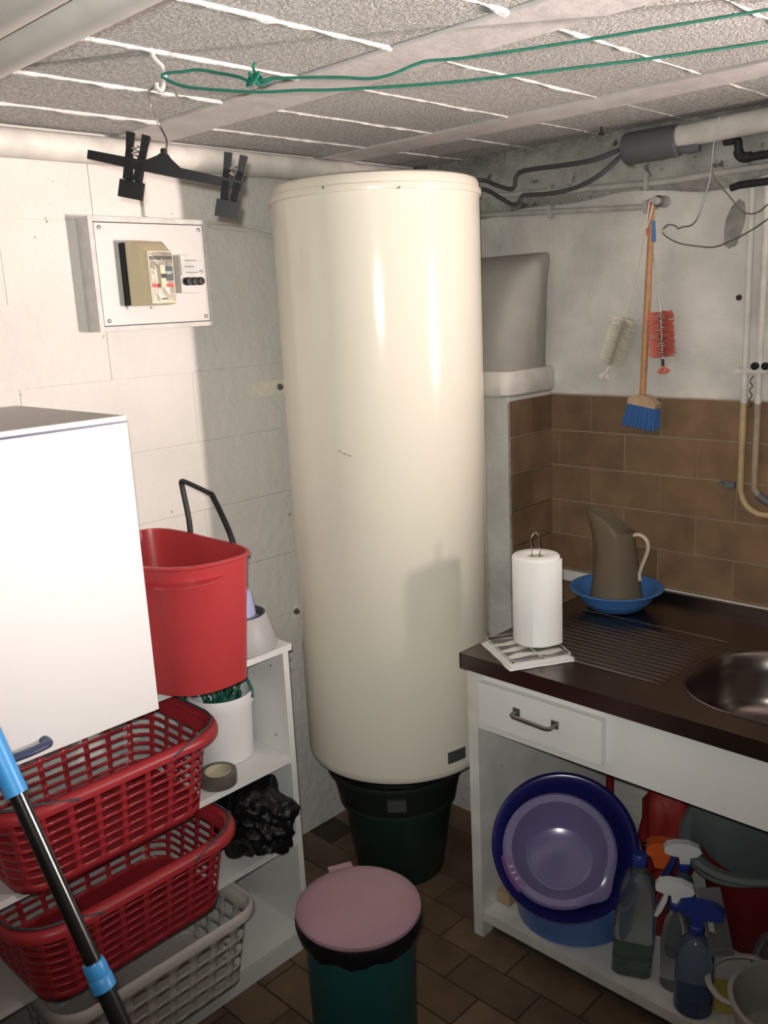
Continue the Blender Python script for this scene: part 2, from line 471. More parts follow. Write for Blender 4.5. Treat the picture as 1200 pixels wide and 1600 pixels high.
for (a, b_) in bays:
    for x0, x1 in zip(JX, JX[1:]):
        if x1 > X1 or a < -0.9: continue
        key = (round(x1 - x0, 3), round(b_ - a, 3))
        if key not in bcache:
            q = BM(); bx(q, 0.003, x1 - x0 - 0.003, 0.005, b_ - a - 0.005, 0, 0.02)
            me = to_mesh(q, 'ceiling_block', 0, 0.004, 2); me.materials.append(m_roughcast); bcache[key] = me
        o = bpy.data.objects.new('ceiling_block', bcache[key]); COL.objects.link(o); o.parent = ce
        o.location = (x0, a, ZC + random.uniform(-.001, .002))
    if a < -0.9: continue
    for k, x in enumerate(JX[1:]):
        if x > X1: continue
        jb = BM(); nn = 26; rs = []; pts = []
        big = 0.0062 if b_ < 1.3 else 0.0036
        if b_ > 2.2: big = 0.003
        for i in range(nn + 1):
            y = a + (b_ - a) * i / nn
            pts.append((x + 0.002 * noise.noise((y * 20, x * 9, 0)), y, ZC - 0.0005 + 0.0015 * noise.noise((y * 9, x, 3))))
            rs.append(max(0.0015, big * (0.75 + 0.95 * noise.noise((y * 24, x * 7, 9)))))
        tube(jb, pts, 0.005, 7, rs=rs)
        part('mortar_joint', jb, m_mortar if b_ < 1.3 else m_mortar2, ce)
# nail in the ceiling
nb = BM(); q = P(940, 198, z=ZC)
cyl(nb, q, q + Vector((0, 0, -0.018)), 0.0035, 8); lathe(nb, [(0.008, -.004), (0.008, 0)], q + Vector((0, 0, -.016)), 10)
part('nail', nb, m_blackm, ce)

# ------------------------------------------------------------------ chimney breast in the corner
ch = thing('chimney_breast', 'white plastered chimney breast with curved hood and brown tiled side, behind the water heater', 'chimney', (-1.80, 2.33, 0))
CX0, CX1, CY = -2.02, -1.632, 2.215
part('shaft', box(CX0, CX1, CY, YR, 0, 1.47), m_wallr, ch, bevel=0.012)
rings = []
def cowl(z, yf, x1, rr):
    w_, h_ = x1 - CX0, max(0.006, YR + 0.02 - yf)
    return [(CX0 + w_ / 2 + px, yf + h_ / 2 + py, z) for px, py in rrect(w_, h_, min(rr, h_ * .45), 5)]
for k in range(15):
    t = k / 14
    z = 1.53 + 0.365 * math.sin(t * PI / 2)
    yf = YR + 0.008 - 0.232 * math.cos(t * PI / 2) ** 0.9
    inset = 0.055 * (1 - math.sqrt(max(0, 1 - max(0, (t - .55) / .45) ** 2)))
    rings.append(cowl(z, yf, CX1 + 0.004 + 0.012 * t - inset, 0.085 * (1 - .2 * t)))
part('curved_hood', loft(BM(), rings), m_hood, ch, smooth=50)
lb = BM()
rings = [cowl(1.466, CY - .004, CX1 + .004, .03), cowl(1.475, CY - .016, CX1 + .016, .035), cowl(1.53, CY - .02, CX1 + .018, .04), cowl(1.545, CY - .012, CX1 + .012, .04)]
part('ledge', loft(lb, rings), m_pipe, ch, smooth=50)
for r in range(9):
    z = 1.456 - 0.114 * (r + 1)
    cuts = [2.222, 2.335, 2.441] if r % 2 == 0 else [2.222, 2.441]
    for a, b_ in zip(cuts, cuts[1:]):
        place_tile(CX1 + 0.001, b_ - a, a, z, ch, R(90))
ob = BM()
tube(ob, [(CX1 + 0.002, CY + 0.004 + .003 * noise.noise((k, 0, 0)), 0.45 + 1.0 * k / 30) for k in range(31)], 0.004, 6)
part('plaster_edge', ob, m_cement, ch)

# ------------------------------------------------------------------ water heater
TC = Vector((-1.835, 1.89, 0)); TR = 0.29
wh = thing('water_heater', 'tall cream enamel cylinder water heater hung in the corner', 'water heater', TC + Vector((0, 0, 0.40)))
prof = [(0.0, 0.38), (0.15, 0.392), (0.25, 0.408), (0.272, 0.418)]
part('bottom_dish', lathe(BM(), prof, TC, 96), m_enamel_edge, wh)
prof = [(0.27, 0.412), (0.284, 0.411), (0.288, 0.418), (0.288, 0.432), (0.284, 0.436), (0.27, 0.436)]
part('bottom_rim', lathe(BM(), prof, TC, 96), m_enamel_edge, wh)
zs = [0.436 + (2.040 - 0.436) * k / 40 for k in range(41)]
def body_r(z): return TR - 0.0016 * math.exp(-((z - 1.135) / 0.018) ** 2)
part('body', lathe(BM(), [(0.27, 0.436)] + [(body_r(z), z) for z in zs] + [(0.27, 2.040)], TC, 128), m_enamel, wh)
prof = [(0.28, 2.036), (0.2945, 2.038), (0.2955, 2.046), (0.2945, 2.054), (0.289, 2.056), (0.2885, 2.070), (0.284, 2.079), (0.27, 2.085), (0.15, 2.094), (0.0, 2.097)]
part('top_cap', lathe(BM(), prof, TC, 128), m_enamel_edge, wh)
def on_tank(px, py, off=0.0):
    v = P(px, py, d=1.0) - CAM
    o2 = (CAM - TC); a = v.x ** 2 + v.y ** 2; b_ = 2 * (v.x * o2.x + v.y * o2.y); c_ = o2.x ** 2 + o2.y ** 2 - (TR + off) ** 2
    t = (-b_ - math.sqrt(max(0, b_ * b_ - 4 * a * c_))) / (2 * a)
    return CAM + v * t
for px in (505, 624):
    q = on_tank(px, 293, 0.005); nrm = Vector((q.x - TC.x, q.y - TC.y, 0)).normalized()
    part('screw', lathe(BM(), [(0.0035, -.002), (0.0035, .0012), (0.002, .002)], q, 10, frame_to(nrm, Vector()).to_3x3().to_4x4()), m_iron, wh)
# dark rating plate low on the right flank
pb = BM()
a0 = on_tank(700, 1185); a1 = on_tank(727, 1175)
an0 = math.atan2(a0.y - TC.y, a0.x - TC.x); an1 = math.atan2(a1.y - TC.y, a1.x - TC.x)
rr = []
for k in range(9):
    a = an0 + (an1 - an0) * k / 8
    rr.append([(TC.x + r_ * math.cos(a), TC.y + r_ * math.sin(a), z) for r_, z in ((TR - .002, .452), (TR + .0012, .452), (TR + .0012, .488), (TR - .002, .488))])
part('rating_plate', loft(pb, rr), m_dkgrey, wh)
for k, (px, py, px2, py2) in enumerate([(529, 704, 533, 706), (536, 708, 541, 710), (543, 711, 549, 713)]):
    part('scratch', cyl(BM(), on_tank(px, py, .0002), on_tank(px2, py2, .0002), 0.0009, 6), m_blackm, wh)
# wall brackets with bolts
for z, ys in ((1.528, 1.803), (0.80, 1.803)):
    br = BM()
    bx(br, XL + .001, XL + 0.006, ys - 0.13 if z > 1 else ys - 0.03, ys, z - 0.022, z + 0.022)
    bx(br, XL + 0.004, XL + 0.05, ys - 0.006, ys, z - 0.022, z + 0.022)
    bo = part('bracket', br, m_cream, wh, bevel=0.0015)
    q = Vector((XL + 0.006, ys - 0.028, z))
    bl = BM()
    lathe(bl, [(0.011, 0), (0.011, 0.003), (0.007, 0.0035), (0.007, 0.011), (0.0, 0.012)], q, 6, Matrix.Rotation(R(90), 4, 'Y'))
    part('bolt', bl, m_iron, bo)

# ------------------------------------------------------------------ pipes on the heater wall
pb = BM(); tube(pb, [(XL + 0.036, Y0, 2.162), (XL + 0.036, 0.5, 2.163), (XL + 0.036, 1.2, 2.164), (XL + 0.036, YR - .03, 2.166)], 0.033, 24, smooth=4)
solo('wall_pipe', pb, m_pipe, 'thick white painted pipe running under the ceiling along the block wall', 'pipe', base=(XL + .046, 1.0, 2.15))
ka = P(226, 336, x=XL)
kb = BM(); bx(kb, XL, XL + 0.012, ka.y - 0.006, ka.y + 0.006, ka.z - 0.005, 2.131)
solo('cable_trunking', kb, m_wall, 'narrow white cable trunking dropping from the wall pipe to the fuse panel', 'trunking', base=(XL, ka.y, ka.z), bevel=0.002)
for dz, lab in ((0, 'upper of two thin white cables running from the fuse panel to the heater'), (-0.013, 'lower of two thin white cables running from the fuse panel to the heater')):
    cb = BM()
    tube(cb, [P(325, 346, x=XL + .006) + Vector((0, 0, dz)), P(352, 349, x=XL + .006) + Vector((0, 0, dz)), P(385, 353, x=XL + .006) + Vector((0, 0, dz)), P(415, 361, x=XL + .008) + Vector((0, 0, dz)), (XL + .03, 1.92, 1.965 + dz), (XL + .05, 1.99, 1.95 + dz)], 0.0042, 8, smooth=5)
    solo('white_cable', cb, m_wall, lab, 'cable', base=P(325, 346, x=XL))
# pipes under the ceiling at the upper left
def ceil_pipe(y, z, r, lab, clips):
    t = thing('ceiling_pipe', lab, 'pipe', (-1.2, y, z))
    part('pipe', tube(BM(), [(XL, y, z), (-1.9, y, z + .002), (-1.2, y, z), (0, y, z), (X1, y, z)], r, 28), m_pipec, t)
    for x in clips:
        part('clip', tube(BM(), [(x + 0.004 * math.sin(a * 2), y + (r + .001) * math.cos(a), z + (r + .001) * math.sin(a)) for a in [R(180 + 12 * k) for k in range(16)]], 0.002, 6), m_hookpaint, t)
ceil_pipe(0.655, 2.156, 0.041, 'grey painted pipe under the ceiling, nearer of two to the clothes line', (-1.62, -0.9))
ceil_pipe(0.570, 2.156, 0.041, 'grey painted pipe under the ceiling, in the very top left corner', (-1.43, -0.7))

# ------------------------------------------------------------------ fuse panel
XP = XL + 0.062
ya, yb_ = P(147, 430, x=XP).y, P(329, 425, x=XP).y
za, zb_ = P(240, 514, x=XP).z, P(235, 341, x=XP).z
fp = thing('fuse_panel', 'pale grey square fuse board screwed to the white block wall', 'fuse board', (XL, (ya + yb_) / 2, za))
fb = BM()
bx(fb, XL, XP, ya, ya + .012, za, zb_); bx(fb, XL, XP, yb_ - .012, yb_, za, zb_)
bx(fb, XL, XP, ya + .012, yb_ - .012, za, za + .012); bx(fb, XL, XP, ya + .012, yb_ - .012, zb_ - .012, zb_)
part('frame', fb, m_panelframe, fp)
part('plate', box(XP - .012, XP - .001, ya + .0145, yb_ - .0145, za + .0145, zb_ - .0145), m_panel, fp, bevel=0.001)
part('shadow_gap', box(XP - .014, XP - .012, ya + .012, yb_ - .012, za + .012, zb_ - .012), m_blackm, fp)
for yy in (ya + .028, yb_ - .028):
    for zz in (za + .026, zb_ - .026):
        part('screw', lathe(BM(), [(0.005, -.001), (0.005, .002), (0.003, .003)], (XP - .001, yy, zz), 10, Matrix.Rotation(R(90), 4, 'Y')), m_iron, fp)
# circuit breaker box
XB = XP + 0.085
yl = P(199, 430, x=XP + .02).y
yr = P(272, 430, x=XB).y; yf0 = P(234, 430, x=XB).y
zb0 = P(255, 478, x=XB).z; zt0 = P(255, 386, x=XB).z
br = thing('circuit_breaker', 'beige circuit breaker box with shiny front on the fuse board', 'circuit breaker', (XP, (yl + yr) / 2, zb0))
part('base', box(XP - .001, XP + 0.022, yl - 0.004, yr + .004, P(192, 478, x=XP + .022).z, P(192, 379, x=XP + .022).z), m_black, br, bevel=0.002)
bb = BM()
zkt = P(199, 377, x=XP + .022).z - zt0; zkb = P(199, 479, x=XP + .022).z - zb0
sec = [(XP + .0225, yl, zkb, zkt), (XP + .045, yl + .001, zkb * .9, zkt * .95), (XB - .012, yf0 - .004, .004, -.006), (XB, yf0, .007, -.010)]
rows = []
ym = (yf0 + yr) / 2
for x, y_, d0, d1 in sec:
    rows.append([(x, y_, zb0 + d0), (x, yr, zb0 + d0), (x, yr, zt0 + d1), (x, y_, zt0 + d1)])
loft(bb, rows)
part('casing', bb, m_beigebox, br, bevel=0.004)
face = part('faceplate', box(XB, XB + .0015, yf0 + .003, yr - .003, zb0 + .012, zt0 - .012), m_foil, br, bevel=0.001)
fw = yr - yf0
part('window', box(XB + .0015, XB + .003, yf0 + fw * .55, yr - .004, zb0 + .062, zb0 + .097), m_darkteal, face)
part('red_stripe', box(XB + .0015, XB + .0022, yf0 + .004, yr - .004, zb0 + .046, zb0 + .055), m_redink, face)
tg = part('toggle', box(XB + .0015, XB + .014, yf0 + fw * .33, yf0 + fw * .52, zb0 + .045, zb0 + .10), m_beigebox, br, bevel=0.004)
part('toggle_grip', box(XB + .014, XB + .020, yf0 + fw * .36, yf0 + fw * .49, zb0 + .068, zb0 + .078), m_black, tg, bevel=0.002)
def text(body, size, M, m, parent, name='lettering'):
    cu = bpy.data.curves.new(name, 'FONT'); cu.body = body; cu.size = size; cu.extrude = 0.0003
    cu.align_x = 'CENTER'; cu.offset = size * 0.015
    t = bpy.data.objects.new(name, cu); COL.objects.link(t)
    dg = bpy.context.evaluated_depsgraph_get()
    me = bpy.data.meshes.new_from_object(t.evaluated_get(dg))
    bpy.data.objects.remove(t)
    me.transform(M); me.materials.clear(); me.materials.append(m)
    o = bpy.data.objects.new(name, me); COL.objects.link(o)
    me.transform(WM[parent.name].inverted()); o.parent = parent
    return o
TXT = Matrix((Vector((0, 1, 0)), Vector((0, 0, 1)), Vector((1, 0, 0)))).transposed().to_4x4()
text('notercom', 0.0165, Matrix.Translation((XB + .002, ym, zt0 - .030)) @ TXT, m_ink, face)
text('TEST', 0.009, Matrix.Translation((XB + .0035, yf0 + fw * .76, zb0 + .078)) @ TXT, m_spraywhite, face)
part('small_print', box(XB + .0015, XB + .002, ym - .008, ym + .008, zb0 + .016, zb0 + .019), m_ink, face)
part('terminal_screw', lathe(BM(), [(0.004, -.006), (0.004, 0)], (XP + .07, ym - .03, zb0), 10), m_iron, br)
# time switch with three knobs
XS = XP + 0.040
y0s = P(282, 430, x=XS).y; y1s = P(317, 430, x=XS).y; z0s = P(300, 457, x=XS).z; z1s = P(300, 399, x=XS).z
ts = thing('time_switch', 'small grey switch module with three black knobs on the fuse board', 'switch', (XP, (y0s + y1s) / 2, z0s))
part('housing', box(XP - .001, XS, y0s, y1s, z0s, z1s), m_panel, ts, bevel=0.003)
hh = z1s - z0s; ww = y1s - y0s
cvv = part('cover', box(XS, XS + .004, y0s + .002, y1s - .001, z0s + hh * .46, z1s - .002), m_panelframe, ts, bevel=0.0015)
for zf, w0, w1 in ((.86, .18, .72), (.70, .18, .60), (.54, .2, .75)):
    part('engraved_line', box(XS + .004, XS + .0045, y0s + ww * w0, y0s + ww * w1, z0s + hh * zf - .0008, z0s + hh * zf + .0008), m_ink, cvv)
part('cover_screw', lathe(BM(), [(0.005, 0), (0.005, .002), (0.002, .003)], (XS + .004, y0s + ww * .88, z0s + hh * .56), 8, Matrix.Rotation(R(90), 4, 'Y')), m_iron, cvv)
for k in range(3):
    part('knob', lathe(BM(), [(0.0105, 0), (0.0105, .013), (0.009, .016), (0.0, .0165)], (XS, y0s + ww * (.24 + .27 * k), z0s + hh * .30), 16, Matrix.Rotation(R(90), 4, 'Y')), m_black, ts)

# ------------------------------------------------------------------ hook, hanger, clothes line
hk0 = Vector((-1.444, 0.962, ZC))
hk = thing('ceiling_hook', 'painted iron hook in the ceiling holding the hanger and green line', 'hook', hk0)
hb = BM()
HD = 1.735
def hp(px, py, s=1.0):
    v = P(px, py, d=1.0) - CAM
    return CAM + v * (HD * s / math.hypot(v.x, v.y))
tube(hb, [hp(236, 78), hp(240, 90), hp(247, 98), hp(254, 105), hp(257, 118), hp(256, 130), hp(252, 140), hp(246, 138), hp(244, 130)], 0.0046, 10, smooth=5)
part('hook', hb, m_hookpaint, hk)
hl, hr = P(138, 241, d=1.80), P(381, 291, d=1.74)
hm = (hl + hr) / 2
hg = thing('clip_hanger', 'black trouser hanger with two clips hanging from the ceiling hook', 'hanger', Vector((-1.45, .97, 2.0)))
ax = (hr - hl).normalized(); upv = Vector((0, 0, 1)); upv = (upv - ax * upv.dot(ax)).normalized(); fr = ax.cross(upv)
HM = Matrix((ax, fr, upv)).transposed().to_4x4()
L_ = (hr - hl).length
mid = hl + ax * (L_ * 0.475)
MB_ = Matrix.Translation(mid) @ HM
nk = 0.014
out = [(-L_ * .475, -.008), (-.05, -.0095), (.05, -.0095), (L_ * .525, -.008), (L_ * .525, .007), (.032, .0085), (.012, .021), (.006, .027), (-.006, .027), (-.012, .021), (-.032, .0085), (-L_ * .475, .007)]
MX = MB_ @ Matrix.Rotation(R(90), 4, 'X') @ Matrix.Translation((0, 0, -.006))
part('bar', prism(BM(), out, 0.012, MX), m_black, hg, bevel=0.0025)
part('wire_hook', tube(BM(), [mid + upv * .026, mid + upv * .05, hp(249, 195), hp(238, 172), hp(232, 156), hp(233, 142), hp(243, 134), hp(256, 134), hp(268, 139), hp(277, 150), hp(284, 160)], 0.0022, 8, smooth=6), m_chrome, hg)
part('hook_collar', lathe(BM(), [(.006, 0), (.006, .012), (.004, .014)], mid + upv * .022, 12), m_black, hg)
for f in ((210 - 138) / (381 - 138), (362 - 138) / (381 - 138)):
    c0 = hl + ax * (L_ * f)
    MC = Matrix.Translation(c0) @ HM
    for sgn in (-1, 1):
        for side in (-1, 1):
            b1 = BM()
            M1 = MC @ Matrix.Translation((side * .0105, sgn * 0.0045, 0)) @ Matrix.Rotation(R(11) * sgn, 4, 'X') @ Matrix.Rotation(R(4) * side, 4, 'Y')
            bx(b1, -.0065, .0065, -.002, .002, -.030, .052, M1)
            part('clip_arm', b1, m_black, hg, bevel=0.0012)
        b2 = BM()
        bx(b2, -.022, .022, sgn * .0015 - .003, sgn * .0015 + .003, -.060, -.030, MC)
        part('clip_jaw', b2, m_black, hg, bevel=0.0012)
    part('clip_spring', tube(BM(), [MC @ Vector((0.006 * math.cos(k * .9), .008 + .004 * math.sin(k * .9), .012 + .0012 * k)) for k in range(16)], 0.0014, 6), m_chrome, hg)
cdir = Vector((0.80, 0.60, 0))
def vplane(px, py):
    """pixel onto the upright plane through the hook along the line"""
    v = P(px, py, d=1.0) - CAM
    nrm = Vector((-cdir.y, cdir.x, 0))
    t = (Vector((-1.444, .962, 0)) - CAM).dot(nrm) / v.dot(nrm)
    return CAM + v * t
cl = thing('clothes_line', 'green cord doubled from the ceiling hook across to the right', 'cord', hk0)
up_ = [vplane(*q) for q in [(252, 118), (262, 114), (285, 112), (310, 109), (340, 114), (372, 120), (390, 127), (405, 126), (440, 122), (530, 121), (575, 123), (610, 117), (660, 97), (700, 93), (745, 88), (900, 65), (1050, 40), (1200, 15), (1300, -2)]] + [Vector((0.0, 2.045, 2.190)), Vector((0.37, 2.322, 2.194))]
part('cord', tube(BM(), up_, 0.0026, 8, smooth=5), m_green, cl)
lw_ = [vplane(*q) for q in [(252, 119), (264, 126), (285, 134), (320, 139), (405, 144), (470, 141), (530, 140), (700, 129), (900, 106), (1050, 87), (1200, 65), (1300, 50)]] + [Vector((0.0, 2.045, 2.168)), Vector((0.37, 2.322, 2.190))]
part('cord', tube(BM(), lw_, 0.0026, 8, smooth=5), m_green, cl)
kc = vplane(394, 124)
kn = []
for k in range(40):
    a = k * 0.55
    kn.append(kc + c_right * (0.0105 * math.cos(a) + .0002 * k) + c_up * (0.010 * math.sin(a * 1.31)) + c_fwd * (0.006 * math.sin(a * .7)))
part('knot', tube(BM(), kn, 0.0026, 7), m_green, cl)
part('loose_end', tube(BM(), [kc, kc + c_right * .004 + c_up * .012, kc + c_right * .0015 + c_up * .022, kc + c_right * .005 + c_up * .029], 0.0024, 7, smooth=4), m_green, cl)
part('loose_end', tube(BM(), [kc, kc + c_right * .012 - c_up * .009, kc + c_right * .026 - c_up * .005, kc + c_right * .036 + c_up * .003], 0.0024, 7, smooth=4), m_green, cl)

# ------------------------------------------------------------------ sink wall: pipes, cables, wire
pt = thing('large_pipe', 'thick white pipe with grey sleeve under the ceiling on the sink wall', 'pipe', (-1.2, 2.40, 2.155))
part('pipe', tube(BM(), [(-1.22, 2.40, 2.155), (-0.9, 2.40, 2.162), (X1, 2.40, 2.166)], 0.029, 24), m_pipe, pt)
part('sleeve', lathe(BM(), [(0.018, 0), (0.040, 0), (0.042, .004), (0.042, .115), (0.040, .152), (0.030, .155)], (-1.345, 2.40, 2.147), 28, Matrix.Rotation(R(90), 4, 'Y')), m_sleeve, pt)
part('sleeve_lip', tube(BM(), [(-1.19, 2.398, 2.128), (-1.16, 2.40, 2.122), (-1.135, 2.402, 2.124)], 0.014, 10), m_sleeve, pt)
tx, ty = TC.x, TC.y
up1 = [(-1.34, 2.38, 2.150)] + [P(a, b_, y=2.33) for a, b_ in ((930, 249), (880, 258), (840, 263), (815, 268), (806, 277), (804, 291), (795, 295), (775, 289), (758, 282))] + [(-1.80, 2.27, 2.115)]
dn1 = [(-1.34, 2.38, 2.138)] + [P(a, b_, y=2.33) for a, b_ in ((940, 271), (900, 293), (860, 302), (830, 304), (816, 306), (811, 316), (800, 319), (780, 308), (758, 296))] + [(-1.80, 2.27, 2.085)]
solo('heater_cable', tube(BM(), up1, 0.0062, 8, smooth=4), m_dkgrey, 'upper dark grey cable sagging from the grey sleeve to the heater top', 'cable', base=up1[0])
solo('heater_cable', tube(BM(), dn1, 0.0062, 8, smooth=4), m_dkgrey, 'lower dark grey cable dipping from the grey sleeve to the heater top', 'cable', base=dn1[0])
for (za_, zb2, lab, rr_) in ((2.082, 2.052, 'upper of two thin painted pipes running level on the plaster above the brushes', .0095), (2.024, 1.99, 'lower of two thin painted pipes running level on the plaster above the brushes', .0085)):
    p_ = thing('thin_pipe', lab, 'pipe', (-1.4, YR - .012, za_))
    xs = [-2.0, -1.846, -1.281, -0.9, X1] if za_ > 2.05 else [-2.0, -1.846, -1.5, -1.34, -1.27]
    pts = [(x, YR - .013, za_ + (zb2 - za_) * min(1, (x + 1.846) / .57) + (0.004 if x > -1 else 0)) for x in xs]
    part('pipe', tube(BM(), pts, rr_, 10, smooth=3), m_pipeg, p_)
    for x in (-1.30, -1.62):
        z_ = za_ + (zb2 - za_) * min(1, (x + 1.846) / .57)
        part('saddle', box(x - .006, x + .006, YR - .026, YR, z_ - .018, z_ + .018), m_pipeg, p_, bevel=0.003)
bp = thing('black_pipe', 'black elbow pipe stepping down below the thick white pipe', 'pipe', (-1.03, 2.41, 2.1))
part('pipe', tube(BM(), [(-1.075, 2.42, 2.128), (-1.045, 2.415, 2.126), (-1.035, 2.41, 2.12), (-1.033, 2.41, 2.098), (-1.028, 2.41, 2.086), (-1.012, 2.41, 2.08), (-.95, 2.41, 2.08), (-.4, 2.41, 2.085)], 0.0105, 12, smooth=4), m_blackm, bp)
part('elbow', tube(BM(), [(-1.034, 2.41, 2.10), (-1.030, 2.41, 2.088), (-1.018, 2.41, 2.081), (-1.0, 2.41, 2.080)], 0.0130, 12, smooth=4), m_blackm, bp)
solo('black_rod', tube(BM(), [(-1.055, 2.425, 2.012), (-1.03, 2.42, 2.016), (-.8, 2.42, 2.018), (-.3, 2.42, 2.02)], 0.0095, 12), m_blackm, 'straight black pipe end below the black elbow pipe on the sink wall', 'pipe', base=(-1.03, 2.42, 2.016))
wl_ = [P(a, b_, y=2.365) for a, b_ in ((1124, 183), (1120, 200), (1116, 220), (1113, 245), (1111, 262), (1108, 285), (1100, 310), (1090, 340), (1080, 352), (1068, 354), (1059, 357), (1056, 353), (1045, 351), (1037, 357), (1036, 364), (1045, 372), (1062, 380), (1085, 384), (1115, 386), (1140, 377), (1170, 362), (1200, 342), (1210, 332), (1200, 320), (1190, 328), (1175, 334), (1160, 330), (1145, 313), (1120, 283), (1113, 268), (1112, 250), (1115, 225), (1121, 195))]
solo('wire_loop', tube(BM(), wl_, 0.0019, 6, smooth=4), m_iron, 'bent steel wire loop hanging from the thick white pipe at the right', 'wire', base=wl_[0])

# vertical pipes at the right edge
for x, r_, lab, bottom in ((-1.000, .0088, 'slim vertical pipe on the tiles, left of the pair, bending right at its foot', 'a'), (-0.962, .0085, 'slim vertical pipe on the tiles, right of the pair, ending in a grey fitting', 'b')):
    t = thing('vertical_pipe', lab, 'pipe', (x, YR - .022, 1.2))
    y_ = YR - .022
    part('painted_run', tube(BM(), [(x, y_, 2.005), (x, y_, 1.9), (x, y_, 1.452)], r_, 12), m_pipe, t)
    if bottom == 'a':
        pts = [(x, y_, 1.452), (x, y_, 1.24), (x + .004, y_, 1.20), (x + .018, y_, 1.17), (x + .045, y_, 1.152), (x + .08, y_, 1.148), (x + .30, y_, 1.148)]
        part('bare_run', tube(BM(), pts, r_, 12, smooth=4), m_pipetan, t)
    else:
        pts = [(x, y_, 1.452), (x, y_, 1.235), (x + .004, y_, 1.215), (x + .014, y_, 1.20)]
        part('bare_run', tube(BM(), pts, r_, 12, smooth=4), m_grout, t)
        part('fitting', tube(BM(), [(x + .012, y_, 1.202), (x + .03, y_, 1.190), (x + .06, y_, 1.184), (x + .25, y_, 1.184)], .0115, 10, smooth=3), m_sleeve, t)
cp = thing('pipe_clamp', 'white strap clamp with black screws holding the two vertical pipes', 'clamp', (-.98, YR - .03, 1.54))
part('strap', box(-1.022, -.94, YR - .034, YR - .006, 1.534, 1.546), m_pipe, cp, bevel=0.002)
for x in (-.968, -.940):
    part('screw_knob', lathe(BM(), [(.004, 0), (.010, .002), (.010, .014), (.006, .017)], (x, YR - .03, 1.553), 10, Matrix.Rotation(R(90), 4, 'X')), m_black, cp)
tw = []
for k in range(40):
    a = k * .55
    tw.append((-.984 + .0035 * math.cos(a), YR - .018 + .003 * math.sin(a), 1.525 - .0022 * k))
solo('twisted_wire', tube(BM(), tw, .0014, 6), m_blackm, 'short twisted black wire hanging between the two vertical pipes', 'wire', base=tw[0])
gc = P(1135, 755, y=YR - .012)
gt = thing('pipe_clip', 'small grey pipe clip on a brown tile left of the bending pipe', 'clip', gc)
part('body', box(gc.x - .002, gc.x + .026, YR - .02, YR - .006, gc.z - .010, gc.z + .006), m_sleeve, gt, bevel=0.003)
part('eyelet', tube(BM(), [gc + Vector((-.006 + .008 * math.cos(R(30 * k)), -.006, .008 * math.sin(R(30 * k)))) for k in range(12)], .0028, 6, closed=True), m_sleeve, gt)

# hook stub with the three hanging brushes
hs = Vector((-1.252, YR, 2.0))
st = thing('wall_stub', 'painted pipe stub on the sink wall that the brushes hang from', 'pipe stub', hs)
part('stub', lathe(BM(), [(.016, 0), (.016, .02), (.011, .03), (.011, .062), (.008, .066)], hs, 16, Matrix.Rotation(R(90), 4, 'X')), m_pipeg, st)
part('stub_nut', lathe(BM(), [(.013, .030), (.016, .034), (.016, .044), (.012, .048)], hs, 8, Matrix.Rotation(R(90), 4, 'X')), m_iron, st)
Y_ = 2.398
hd = thing('hand_broom', 'wooden handled hand broom with blue bristles hanging above the tiles', 'brush', P(1005, 655, y=Y_))
ha, hb_ = P(1019, 325, y=Y_), P(1004, 618, y=Y_)
part('handle', tube(BM(), [ha, ha.lerp(hb_, .1), ha.lerp(hb_, .5), hb_], .0095, 14, rs=[.0065, .0088, .0098, .0092]), m_woodh, hd)
ha2 = P(1021, 345, y=Y_ - .01); hb2 = P(1022, 378, y=Y_ - .01)
tagp = part('hanging_tab', tube(BM(), [ha2, hb2], .0085, 10, flat=.4), m_blue, hd)
part('tab_slot', tube(BM(), [ha2.lerp(hb2, .2) + Vector((0, -.004, 0)), ha2.lerp(hb2, .75) + Vector((0, -.004, 0))], .0035, 8, flat=.4), m_pail, tagp)
hl2, hr2 = P(985, 624, y=Y_), P(1028, 632, y=Y_)
axb = (hr2 - hl2).normalized()
hcn = (hl2 + hr2) / 2
MBr = Matrix.Translation(hcn) @ Matrix((axb, Vector((0, 1, 0)), axb.cross(Vector((0, 1, 0))))).transposed().to_4x4()
hw = (hr2 - hl2).length / 2
outl = [(-hw, -.010), (hw, -.012), (hw + .001, .002), (hw * .6, .014), (.012, .020), (-.012, .020), (-hw * .6, .016), (-hw - .001, .004)]
part('head_block', prism(BM(), outl, .034, MBr @ Matrix.Rotation(R(90), 4, 'X') @ Matrix.Translation((0, 0, -.017))), m_woodb, hd, bevel=0.004)
bb = BM()
for i in range(17):
    for j in range(6):
        u = (i / 16 - .5) * 2 * hw * .92; v_ = (j / 5 - .5) * .028
        a = MBr @ Vector((u, v_, -.008)); b2 = MBr @ Vector((u * 1.16 + random.uniform(-.002, .002), v_ * 1.5 + random.uniform(-.002, .002), -.074 + random.uniform(-.003, .003)))
        tube(bb, [a, b2], .0030, 5, rs=[.0026, .0040])
part('bristles', bb, m_bluebr, hd)['kind'] = 'stuff'

